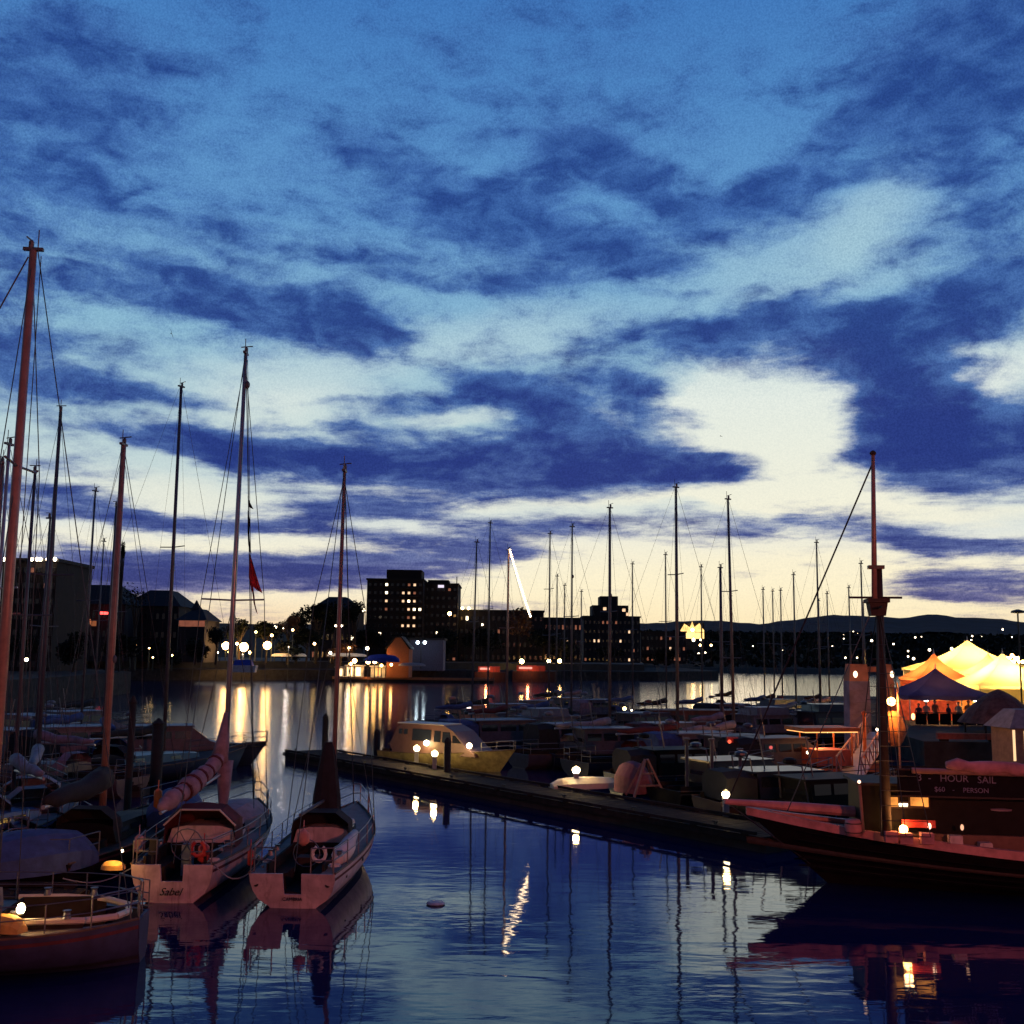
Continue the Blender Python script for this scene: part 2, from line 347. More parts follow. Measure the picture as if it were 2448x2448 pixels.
# ---------------------------------------------------------------- mesh builder
class MB:
    def __init__(s): s.v = []; s.f = []
    def add(s, vs, fs):
        b = len(s.v); s.v += [tuple(p) for p in vs]; s.f += [tuple(b + i for i in f) for f in fs]; return s
    def box(s, x0, x1, y0, y1, z0, z1, top=1.0, rz=0, c=None):
        cx, cy = (x0 + x1) / 2, (y0 + y1) / 2
        vs = []
        for z, k in ((z0, 1.0), (z1, top)):
            for x, y in ((x0, y0), (x1, y0), (x1, y1), (x0, y1)):
                px, py = cx + (x - cx) * k, cy + (y - cy) * k
                if rz:
                    ox, oy = c if c else (cx, cy)
                    ca, sa = math.cos(rz), math.sin(rz)
                    px, py = ox + (px - ox) * ca - (py - oy) * sa, oy + (px - ox) * sa + (py - oy) * ca
                vs.append((px, py, z))
        return s.add(vs, [(0, 3, 2, 1), (4, 5, 6, 7), (0, 1, 5, 4), (1, 2, 6, 5), (2, 3, 7, 6), (3, 0, 4, 7)])
    def beam(s, a, b, w, h):
        a, b = Vector(a), Vector(b); d = (b - a).normalized()
        up = Vector((0, 0, 1)) if abs(d.z) < .95 else Vector((0, 1, 0))
        x = d.cross(up).normalized(); y = x.cross(d).normalized()
        vs = []
        for p in (a, b):
            for i, j in ((-1, -1), (1, -1), (1, 1), (-1, 1)): vs.append(p + x * (i * w / 2) + y * (j * h / 2))
        return s.add(vs, [(0, 3, 2, 1), (4, 5, 6, 7), (0, 1, 5, 4), (1, 2, 6, 5), (2, 3, 7, 6), (3, 0, 4, 7)])
    def tube(s, pts, r, seg=8, cap=True):
        pts = [Vector(p) for p in pts]; n = len(pts)
        rs = r if isinstance(r, (list, tuple)) else [r] * n
        vs = []
        for i, p in enumerate(pts):
            d = (pts[min(i + 1, n - 1)] - pts[max(i - 1, 0)]).normalized()
            up = Vector((0, 0, 1)) if abs(d.z) < .9 else Vector((0, 1, 0))
            x = d.cross(up).normalized(); y = x.cross(d).normalized()
            for k in range(seg):
                a = 2 * math.pi * k / seg
                vs.append(p + (x * math.cos(a) + y * math.sin(a)) * rs[i])
        fs = [(i * seg + k, i * seg + (k + 1) % seg, (i + 1) * seg + (k + 1) % seg, (i + 1) * seg + k) for i in range(n - 1) for k in range(seg)]
        if cap: fs += [tuple(range(seg))[::-1], tuple(range((n - 1) * seg, n * seg))]
        return s.add(vs, fs)
    def lathe(s, c, prof, seg=12, sx=1, sy=1):
        cx, cy, cz = c; vs = []
        for r, z in prof:
            for k in range(seg):
                a = 2 * math.pi * k / seg
                vs.append((cx + r * math.cos(a) * sx, cy + r * math.sin(a) * sy, cz + z))
        n = len(prof)
        fs = [(i * seg + k, i * seg + (k + 1) % seg, (i + 1) * seg + (k + 1) % seg, (i + 1) * seg + k) for i in range(n - 1) for k in range(seg)]
        fs += [tuple(range(seg))[::-1], tuple(range((n - 1) * seg, n * seg))]
        return s.add(vs, fs)
    def ball(s, c, r, seg=10, rg=6, sz=1.0):
        return s.lathe(c, [(max(r * math.sin(math.pi * i / rg), r * .03), -r * math.cos(math.pi * i / rg) * sz) for i in range(rg + 1)], seg)
    def rings(s, rs, closed=False, caps=False):
        n = len(rs[0]); vs = [p for r_ in rs for p in r_]
        m_ = n if closed else n - 1
        fs = [(i * n + k, i * n + (k + 1) % n, (i + 1) * n + (k + 1) % n, (i + 1) * n + k) for i in range(len(rs) - 1) for k in range(m_)]
        if caps: fs += [tuple(range(n))[::-1], tuple(range((len(rs) - 1) * n, len(rs) * n))]
        return s.add(vs, fs)
    def prism(s, outline, thick, axis='y', off=0.0):
        n = len(outline); vs = []
        for k in (0, 1):
            for a, b in outline:
                t_ = off + k * thick
                vs.append((a, t_, b) if axis == 'y' else ((t_, a, b) if axis == 'x' else (a, b, t_)))
        fs = [tuple(range(n))[::-1], tuple(range(n, 2 * n))] + [(i, (i + 1) % n, n + (i + 1) % n, n + i) for i in range(n)]
        return s.add(vs, fs)
    def mesh(s, name, m):
        me = bpy.data.meshes.new(name); me.from_pydata(s.v, [], s.f); me.validate(); me.update()
        if m: me.materials.append(m)
        return me
    def build(s, name, m, parent=None, smooth=False, kind=None, label=None):
        me = s.mesh(name, m)
        if smooth:
            for p in me.polygons: p.use_smooth = True
        return link(name, me, parent, kind, label)

def link(name, me, parent=None, kind=None, label=None, loc=None, rot=None, scale=None):
    o = bpy.data.objects.new(name, me); COL.objects.link(o)
    if parent: o.parent = parent
    if kind: o['kind'] = kind
    if label: o['label'] = label
    if loc is not None: o.location = loc
    if rot is not None: o.rotation_euler = rot
    if scale is not None: o.scale = scale
    return o
def thing(name, label, cat, loc=(0, 0, 0), rz=0, group=None):
    o = bpy.data.objects.new(name, None); COL.objects.link(o)
    o.empty_display_size = .3
    o.location = loc; o.rotation_euler = (0, 0, rz); o['label'] = label; o['category'] = cat
    if group: o['group'] = group
    return o
def tag(o, label, cat, group=None):
    o['label'] = label; o['category'] = cat
    if group: o['group'] = group
    return o
def copy_tree(src, label, loc, rz=None, scale=None, group=None, parent=None):
    c = src.copy(); COL.objects.link(c)
    if parent is None:
        c.location = loc
        if rz is not None: c.rotation_euler = (0, 0, rz)
        if scale is not None: c.scale = (scale,) * 3 if not isinstance(scale, tuple) else scale
        c['label'] = label
        if group: c['group'] = group
    else: c.parent = parent
    for ch in list(src.children): copy_tree(ch, None, None, parent=c)
    return c
def text_mesh(name, s, size, m, parent, loc, rot, ext=.006, shear=0.0):
    cu = bpy.data.curves.new(name, 'FONT'); cu.body = s; cu.size = size; cu.extrude = ext; cu.align_x = 'CENTER'; cu.align_y = 'CENTER'
    cu.shear = shear; cu.resolution_u = 3
    tmp = bpy.data.objects.new(name, cu); COL.objects.link(tmp)
    bpy.context.view_layer.update()
    me = bpy.data.meshes.new_from_object(tmp.evaluated_get(bpy.context.evaluated_depsgraph_get()))
    bpy.data.objects.remove(tmp)
    me.materials.clear(); me.materials.append(m)
    return link(name, me, parent, loc=loc, rot=rot)

# ---------------------------------------------------------------- setting: water, land, hills
def water_material():
    m = bpy.data.materials.new('harbour_water'); m.use_nodes = True
    t = m.node_tree; t.nodes.clear(); B = NB(t)
    o = B.n('ShaderNodeOutputMaterial'); p = B.n('ShaderNodeBsdfPrincipled'); t.links.new(p.outputs[0], o.inputs[0])
    p.inputs['Base Color'].default_value = (.003, .010, .065, 1); p.inputs['IOR'].default_value = 1.48
    p.inputs['Specular Tint'].default_value = (.46, .68, 1.0, 1)
    g = B.n('ShaderNodeNewGeometry'); sp = B.n('ShaderNodeSeparateXYZ'); t.links.new(g.outputs['Position'], sp.inputs[0])
    x, y = sp.outputs[0], sp.outputs[1]
    swell = B.noise(B.xyz(B.m('MULTIPLY', x, .45), B.m('MULTIPLY', y, 1.0), 0), 1.0, 2, .5, .4).outputs[0]
    rip = B.noise(B.xyz(B.m('MULTIPLY', x, .8), B.m('MULTIPLY', y, 2.4), 3.0), 1.0, 3, .5, .3).outputs[0]
    chop = B.noise(B.xyz(B.m('MULTIPLY', x, 2.4), B.m('MULTIPLY', y, 3.4), 7.0), 1.6, 3, .6).outputs[0]
    area = B.noise(B.xyz(B.m('MULTIPLY', x, .05), B.m('MULTIPLY', y, .10), 1.0), 1.0, 3, .5).outputs[0]
    gust = B.ss(area, .42, .62)
    farm = B.ss(y, 36, 52)
    leftm = B.ss(B.m('DIVIDE', x, B.m('MAXIMUM', y, 1.0)), -.10, -.16)
    calm = B.ss(y, 24, 40, 1.0, .30)
    h = B.m('ADD', B.m('MULTIPLY', B.m('MULTIPLY', swell, .010), calm), B.m('MULTIPLY', B.m('MULTIPLY', rip, calm), B.m('ADD', .0022, B.m('MULTIPLY', gust, .0075))))
    h = B.m('ADD', h, B.m('MULTIPLY', chop, B.m('ADD', .0006, B.m('MULTIPLY', B.m('MULTIPLY', farm, leftm), .013))))
    h = B.m('ADD', h, B.m('MULTIPLY', rip, B.m('MULTIPLY', B.ss(y, 75, 130), .006)))
    b = B.n('ShaderNodeBump'); b.inputs['Strength'].default_value = 1.0; b.inputs['Distance'].default_value = 1.0
    t.links.new(h, b.inputs['Height']); t.links.new(b.outputs[0], p.inputs['Normal'])
    t.links.new(B.ss(y, 30, 200, .035, .11), p.inputs['Roughness'])
    return m
water = MB()
ys = [-40, 10, 20, 30, 45, 70, 110, 180, 300, 600, 1500, 9000]
xs = [-6000, -600, -120, -30, 0, 30, 120, 600, 6000]
water.add([(x, y, 0) for y in ys for x in xs], [(j * len(xs) + i, j * len(xs) + i + 1, (j + 1) * len(xs) + i + 1, (j + 1) * len(xs) + i) for j in range(len(ys) - 1) for i in range(len(xs) - 1)])
water.build('water', water_material(), kind='structure')
sb = MB(); sb.box(-7000, 7000, -60, 9500, -9, -4); sb.build('seabed', mat('silt', (.02, .02, .02), 1), kind='structure')

land_m = mat('dark_earth', (.010, .011, .014), .95, spec=.08, var=.4, scale=.05)
hill_m = mat('hazed_wooded_hill', (.012, .014, .036), .95, spec=.08, var=.5, scale=.01)  # blue of distant haze painted into the forest colour
def slab(name, outline, z0, z1, m, kind='structure'):
    b = MB(); b.prism(outline, z1 - z0, 'z', z0); return b.build(name, m, kind=kind)
slab('shore_left', [(-400, 60), (-60, 60), (-52, 110), (-58, 170), (-92, 215), (-92, 300), (-400, 300)], -3, 3.2, conc)
slab('shore_middle', [(-420, 228), (-92, 236), (-46, 262), (-6, 285), (40, 300), (62, 330), (64, 420), (-420, 420)], -3, 2.4, conc)
slab('shore_street', [(-420, 245), (-95, 248), (-50, 278), (-5, 300), (38, 314), (50, 420), (-420, 420)], 2.4, 4.2, asphalt)

def terr_h(X, Y):
    return 2.0 + max(0.0, Y - 480) * .030
terrain = MB()
tx = [-4200 + i * 350 for i in range(28)]; ty = [430, 470, 540, 700, 1000, 1500, 2000, 2600]
def tz(X, Y, i, j):
    if j == 0: return -3.0
    return terr_h(X, Y) + random.uniform(-1, 1) * (Y - 430) * .004
terrain.add([(x, y, tz(x, y, i, j)) for j, y in enumerate(ty) for i, x in enumerate(tx)], [(j * 28 + i, j * 28 + i + 1, (j + 1) * 28 + i + 1, (j + 1) * 28 + i) for j in range(7) for i in range(27)])
terrain.build('terrain', land_m, kind='structure')
ridge_px = [(-1500, 1500), (-600, 1494), (0, 1496), (600, 1492), (1200, 1492), (1530, 1490), (1700, 1483), (1816, 1491), (1893, 1482), (1952, 1474), (2010, 1470), (2087, 1474), (2164, 1477), (2200, 1472), (2222, 1468), (2250, 1470), (2280, 1476), (2357, 1478), (2400, 1481), (2448, 1488), (2700, 1500), (3400, 1490), (4300, 1505)]
hills = MB(); hr = []
NX = 260
for j, (D, k) in enumerate([(2500, .40), (3200, .62), (3700, .86), (4100, 1.0), (4600, .8), (6000, .1)]):
    row = []
    for i in range(NX):
        px = -1500 + 5800 * i / (NX - 1)
        for a in range(len(ridge_px) - 1):
            if ridge_px[a][0] <= px <= ridge_px[a + 1][0] + .01:
                f = (px - ridge_px[a][0]) / (ridge_px[a + 1][0] - ridge_px[a][0]); f = f * f * (3 - 2 * f)
                py = ridge_px[a][1] * (1 - f) + ridge_px[a + 1][1] * f
        top = PX(px, py, 4100)
        z = top.z * k + random.uniform(-1, 1) * 2.2
        row.append((top.x * D / 4100, D, z))
    hr.append(row)
hills.rings(hr)
hills.build('hills', hill_m, kind='structure', smooth=True)

# causeway the photograph was taken from, behind and under the camera
slab('causeway_pavement', [(-60, -30), (60, -30), (60, .8), (-60, .8)], -4, 4.9, conc)

# ---------------------------------------------------------------- street lamps
def cluster_lamp(name, label, h, glow, loc, group=None, r=.42, arms=4):
    t = thing(name, label, 'street lamp', loc, 0, group)
    b = MB(); b.lathe((0, 0, 0), [(.22, 0), (.22, .5), (.1, .7), (.07, 1.2), (.06, h - .5), (.09, h - .3)], 8)
    for k in range(arms):
        a = k * 2 * math.pi / arms
        b.tube([(0, 0, h - .6), (.55 * math.cos(a), .55 * math.sin(a), h - .55), (.6 * math.cos(a), .6 * math.sin(a), h - .3)], .03, 5)
    b.build('post', iron, t)
    g0 = None
    for k in range(arms + (1 if arms > 0 else 1)):
        if k < arms: a = k * 2 * math.pi / arms; c = (.6 * math.cos(a), .6 * math.sin(a), h - .1)
        else: c = (0, 0, h + .15)
        if g0 is None: g0 = MB().ball((0, 0, 0), r, 10, 6).mesh('globe', glow)
        link('globe', g0, t, loc=c)
    return t
# warm globe lamps on the causeway, behind the photographer: they light the boats' near sides
for i, (X, Y, e_) in enumerate([(-13, -2.5, 700), (17, -2.5, 15500), (-34, -2.5, 900)]):
    t = cluster_lamp('causeway_lamp', ['five globe lamp on the causeway behind the camera, left of it', 'five globe lamp on the causeway behind the camera, right of it', 'five globe lamp on the causeway far left behind the camera'][i], 4.2,
                     emat('causeway_globe', (1.0, .36, .14), 18), (X, Y, 4.9), r=.2)
    ld = bpy.data.lights.new('causeway_bulb', 'POINT'); ld.energy = e_; ld.color = (1.0, .21, .13); ld.shadow_soft_size = .6
    lo = bpy.data.objects.new('causeway_bulb', ld); COL.objects.link(lo); lo.parent = t; lo.location = (0, 0, 4.9)

# ---------------------------------------------------------------- boats
SHEER = [1.7]
def station(t, L, B, fs, fb, tw, rake, srake=.12):
    if tw < 0:
        w = (1 - max(0, 1 - t / .38) ** 2.2) ** .5 if t < .38 else 1 - ((t - .38) / .62) ** 2.6; w = max(w, .06 if t > .5 else -tw)
    elif t < .45:
        u_ = t / .45; w = tw + (1 - tw) * math.sin(u_ * math.pi / 2)
    else:
        u_ = (t - .45) / .55; w = max(0.02, 1 - u_ ** 2.3)
    b = B / 2 * w
    z = fs + (fb - fs) * t ** SHEER[0] - .10 * math.sin(math.pi * t)
    return b, z
def hull_ring(t, L, B, fs, fb, tw, rake, srake, full=.75):
    b, z = station(t, L, B, fs, fb, tw, rake)
    prof = [(1.0, 1.0), (.985, .75), (.93, .50), (.81, .25), (.60, .07), (full * .5, -.08), (0, -.16)]
    pts = []
    for k, (px, pz) in enumerate(prof):
        zz = z * pz if pz > 0 else pz * 2.0
        yy = L * t + rake * (t ** 4) * (pz - .2) - srake * (1 - t) ** 6 * pz
        pts.append((b * px * (1 if t < .5 else (1 - (t - .5) * .5 * (1 - max(pz, 0)))), yy, zz))
    return [(-x, y, z_) for x, y, z_ in pts] + [(x, y, z_) for x, y, z_ in pts[-2::-1]]
def make_hull(root, L, B, fs, fb, m_hull, m_deck, tw=.78, rake=.7, srake=.12, notch=None, n=15, cockpit=None, ys=.1):
    rs = [hull_ring(i / (n - 1), L, B, fs, fb, tw, rake, srake) for i in range(n)]
    MB().rings(rs).build('hull', m_hull, root, smooth=True)
    r0 = rs[0]; y0 = r0[0][1]
    outl = [(p[0], p[2]) for p in r0]
    if notch:
        w, zb = notch; zt = r0[0][2]
        outl = [(p[0] * .995, p[2]) for p in r0] + [(w, zt), (w * .92, zb), (-w * .92, zb), (-w, zt)]
    tr = MB(); nn = len(outl)
    def ysl(z): return -srake * max(z, 0) / r0[0][2]
    tr.add([(a, ysl(z) - .02, z) for a, z in outl] + [(a, ysl(z) + .05, z) for a, z in outl], [tuple(range(nn))[::-1], tuple(range(nn, 2 * nn))] + [(i, (i + 1) % nn, nn + (i + 1) % nn, nn + i) for i in range(nn)])
    tr.build('transom', m_hull, root)
    dk = MB(); c0 = 0
    if cockpit:
        ce, cw, cz = cockpit           # cockpit runs from the stern to the fraction ce
        k = max(1, int(ce * (n - 1)))
        for sgn in (-1, 1):
            dk.rings([[(sgn * abs(r_[0][0]) * .99, r_[0][1], r_[0][2] - .02), (sgn * min(cw, abs(r_[0][0]) * .7), r_[0][1], r_[0][2] + .0)] for r_ in rs[:k + 1]])
        well = MB()
        ye = rs[k][0][1]; zt = rs[0][0][2] + .02
        well.box(-cw, cw, ys, ye, cz - .05, cz)
        for sgn in (-1, 1): well.box(sgn * cw - .03, sgn * cw + .03, ys, ye, cz, zt + .15)
        well.box(-cw, cw, ye - .04, ye, cz, zt + .15)
        for sgn in (-1, 1): well.box(sgn * (cw - .22) - .2, sgn * (cw - .22) + .2, ys + .4, ye - .1, cz, cz + .4)
        well.build('cockpit', well_m, root)
        c0 = k
    dk.rings([[(-abs(r_[0][0]) * .99, r_[0][1], r_[0][2] - .02), (0, r_[0][1], r_[0][2] + .05), (abs(r_[0][0]) * .99, r_[0][1], r_[0][2] - .02)] for r_ in rs[c0:]])
    dk.build('deck', m_deck, root)
    rail = MB()
    for sgn in (-1, 1): rail.tube([(sgn * abs(r_[0][0]), r_[0][1], r_[0][2] + .02) for r_ in rs], .03, 5)
    rail.build('toe_rail', teak, root)
    if n >= 15 and cockpit:
        for nm, i0, i1, m_s in (('sheer_stripe', .88, .80, canvas_red), ('boot_stripe', .20, .10, boot_m)):
            sp = MB()
            for sgn in (-1, 1):
                rows_ = []
                for r_ in rs[:-1]:
                    def at_(fz):
                        P = r_[:7]; zt = P[0][2]; zz = zt * fz
                        for q0, q1 in zip(P, P[1:]):
                            if q1[2] <= zz <= q0[2]:
                                g = (zz - q1[2]) / max(q0[2] - q1[2], 1e-6); return (sgn * (abs(q1[0] + (q0[0] - q1[0]) * g) + .008), q1[1] + (q0[1] - q1[1]) * g, zz)
                        return (sgn * abs(P[-2][0]), P[-2][1], zz)
                    rows_.append([at_(i0), at_((i0 + i1) / 2), at_(i1)])
                sp.rings(rows_)
            sp.build(nm, m_s, root)
    return rs
def lifelines(root, rs, L, h=.6, k0=2, m_=None, r=.012):
    n = len(rs)
    for sgn in (-1, 1):
        ln = MB(); st_ = None
        pts = []
        for k in range(0, n - 1, 2):
            p = (sgn * abs(rs[k][0][0]) * .96, rs[k][0][1], rs[k][0][2]); pts.append(p)
            if st_ is None: st_ = MB().tube([(0, 0, 0), (0, 0, h)], .016, 5).mesh('stanchion', steel)
            link('stanchion', st_, root, loc=p)
        for hh in (h, h * .55): ln.tube([(p[0], p[1], p[2] + hh) for p in pts], r, 4)
        ln.build('lifeline', steel, root)
def add_windows(root, lst, m, size):
    me = MB().box(-.02, .02, -size[0] / 2, size[0] / 2, -size[1] / 2, size[1] / 2).mesh('window', m)
    for loc, rz in lst: link('window', me, root, loc=loc, rot=(0, 0, rz))
RIGN = [1]
def rig(root, ym, zd, zt, L, bow, B, m_mast=None, r=.09, spread=(.55,), sw=.9, stern_y=0, stern_z=1.0, wires=True, lean=0.0, rw=.012, topper=True, sp_m=None, gear=None):
    m_mast = m_mast or alum
    H = zt - zd
    lx = lean * H
    mst = MB().tube([(0, ym, zd), (lx * .5, ym, zd + H * .5), (lx, ym, zt)], [r, r * .97, r * .72], 10).build('mast', m_mast, root, smooth=True)
    if topper:
        c = MB(); c.box(lx - .05, lx + .05, ym - .22, ym + .22, zt, zt + .07); c.tube([(lx, ym - .1, zt), (lx, ym - .1, zt + .5)], .014, 5)
        c.tube([(lx - .18, ym + .1, zt + .26), (lx + .2, ym + .1, zt + .30)], .02, 5); c.lathe((lx, ym + .05, zt + .05), [(.06, 0), (.06, .16), (.03, .2)], 6)
        c.build('masthead_fitting', alum_dark, mst)
    if gear:
        g_ = MB(); a = H * gear + zd
        g_.ball((lx * gear + .10, ym, a), .09, 6, 5, 1.5); g_.box(lx * gear + .02, lx * gear + .12, ym - .03, ym + .03, a - .03, a + .03)
        g_.build('radar_reflector', alum_dark, mst)
    for s_ in spread:
        z = zd + H * s_; k = 1.0 if s_ < .6 else .8
        MB().tube([(lx * s_ - sw * k, ym - .08, z + .03), (lx * s_, ym, z), (lx * s_ + sw * k, ym - .08, z + .03)], .03, 5).build('spreader', sp_m or m_mast, mst)
    if wires:
        s0 = spread[0] if spread else .6; z0 = zd + H * s0
        for sg in (-1, 1):
            MB().tube([(sg * B * .46, ym - .15, zd - .5), (lx * s0 + sg * sw, ym - .08, z0), (lx * .96, ym, zt - .2)], rw, 4).build('shroud', wire, root)
            MB().tube([(sg * B * .44, ym + .25, zd - .5), (lx * s0, ym, z0 - .1)], rw, 4).build('shroud', wire, root)
        MB().tube([(0, bow[0], bow[1]), (lx, ym + .1, zt - .15)], rw * 1.5, 4).build('forestay', wire, root)
        MB().tube([(0, stern_y, stern_z), (lx, ym - .1, zt)], rw, 4).build('backstay', wire, root)
        hl = MB(); hl.tube([(lx + .06, ym - .16, zt - .1), (.10, ym - .22, zd + .2)], rw * .9, 4); hl.build('halyard', wire, root)
        a = Vector((0, bow[0], bow[1])); b_ = Vector((lx, ym + .1, zt - .15)); RIGN[0] += 1
        if False: MB().tube([a.lerp(b_, .06), a.lerp(b_, .12), a.lerp(b_, .5), a.lerp(b_, .86)], [.04, .085, .07, .03], 6).build('furled_headsail', [canvas_grey, canvas_blue, canvas_black][(RIGN[0] // 3) % 3], root)
    return mst
def boom_cover(root, ym, z, length, m_cover, sag=.1, r=.19, name='sail_cover', rise=0.0):
    MB().tube([(0, ym - .1, z), (0, ym - length, z + rise)], .06, 8).build('boom', alum, root)
    n = 7; pts = []; rr = []
    for i in range(n):
        f = i / (n - 1); pts.append((0, ym - .05 - (length - .15) * f, z + .17 + rise * f + .04 * math.sin(i * 2.1) + .22 * (1 - f) ** 4)); rr.append(r * (1.25 - .55 * f) if f < 1 else r * .35)
    MB().tube(pts, rr, 10).build(name, m_cover, root, smooth=True)
def trunk_cabin(root, y0, y1, z0, h, w0, w1, m, win=True, n=6, wm=None):
    b = MB()
    rings_ = []
    for f in [i / n for i in range(n + 1)]:
        y = y0 + (y1 - y0) * f; w = w0 + (w1 - w0) * f; hh = h * (1 - .45 * f * f)
        zz = z0 + .05 * f
        rings_.append([(-w, y, zz), (-w * .86, y + .0, zz + hh * .85), (-w * .45, y, zz + hh * 1.0), (w * .45, y, zz + hh * 1.0), (w * .86, y, zz + hh * .85), (w, y, zz)])
    b.rings(rings_, caps=True); cb = b.build('cabin', m, root)
    if win:
        me = MB().box(-.02, .02, -.32, .32, -.08, .08).mesh('window', wm or glass)
        for f in (.18, .42, .66):
            y = y0 + (y1 - y0) * f; w = w0 + (w1 - w0) * f; hh = h * (1 - .45 * f * f)
            for sg in (-1, 1): link('window', me, cb, loc=(sg * (w * .94 + .012), y, z0 + hh * .5), rot=(0, sg * -.17, 0))
    return cb
def pushpit(root, rs, h=.62, nm='pushpit', fwd=False):
    b = MB()
    if not fwd:
        w = abs(rs[0][0][0]) * .92; y = rs[0][0][1] + .08; z = rs[0][0][2]; y2 = rs[2][0][1]; w2 = abs(rs[2][0][0]) * .96
        for sg in (-1, 1):
            b = MB()
            for hh in (h, h * .5): b.tube([(sg * w2, y2, z + hh), (sg * w, y + .1, z + hh), (sg * w * .45, y, z + hh)], .018, 5)
            for xx, yy in ((w2, y2), (w, y + .1), (w * .45, y)): b.tube([(sg * xx, yy, z), (sg * xx, yy, z + h)], .018, 5)
            b.build(nm, steel, root)
        return
    else:
        y = rs[-1][0][1]; z = rs[-1][0][2]; w2 = abs(rs[-3][0][0]); y2 = rs[-3][0][1]; z2 = rs[-3][0][2]
        for hh in (h, h * .5): b.tube([(-w2, y2, z2 + hh), (-.12, y - .05, z + hh), (.12, y - .05, z + hh), (w2, y2, z2 + hh)], .018, 5)
        for xx, yy, zz in ((-w2, y2, z2), (w2, y2, z2), (-.12, y - .05, z), (.12, y - .05, z)): b.tube([(xx, yy, zz), (xx, yy, zz + h)], .018, 5)
    b.build(nm, steel, root)

SHADED = {'white_gelcoat': faded, 'cream_gelcoat': shade_c, 'grey_gelcoat': shade_g}  # white, cream and grey hulls swapped for their shaded copies
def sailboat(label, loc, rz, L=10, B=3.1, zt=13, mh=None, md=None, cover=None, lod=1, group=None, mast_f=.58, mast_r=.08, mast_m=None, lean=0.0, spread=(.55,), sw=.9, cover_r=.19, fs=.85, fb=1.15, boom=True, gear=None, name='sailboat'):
    if lod == 1: mh = SHADED.get((mh or white_gel).name, mh); md = deck_shade
    t = thing(name, label, 'sailboat', loc, rz, group)
    rs = make_hull(t, L, B, fs, fb, mh or white_gel, md or deck_m, n=11 if lod == 1 else 15, cockpit=(.3, B * .27, .45))
    trunk_cabin(t, L * .31, L * .72, fs + .0, .55, B * .33, B * .2, mh or white_gel)
    ym = L * mast_f
    rig(t, ym, fs + .45, zt, L, (rs[-1][0][1], fb), B, mast_m, mast_r, spread, sw, 0, fs, True, lean, rw=.008, gear=gear)
    if boom: boom_cover(t, ym, fs + 1.35, L * .36, cover or canvas_blue, r=cover_r)
    pushpit(t, rs); pushpit(t, rs, nm='pulpit', fwd=True)
    dg = MB()   # spray hood
    rr = []
    for f, w, h_ in ((0, .30, .95), (.5, .31, 1.0), (1, .28, .55)):
        y = L * .31 + f * .9; rr.append([(-B * w, y, fs), (-B * w * .95, y, fs + h_ * .7), (-B * w * .5, y, fs + h_), (B * w * .5, y, fs + h_), (B * w * .95, y, fs + h_ * .7), (B * w, y, fs)])
    dg.rings(rr, caps=False).build('spray_hood', cover or canvas_blue, t)
    return t, rs
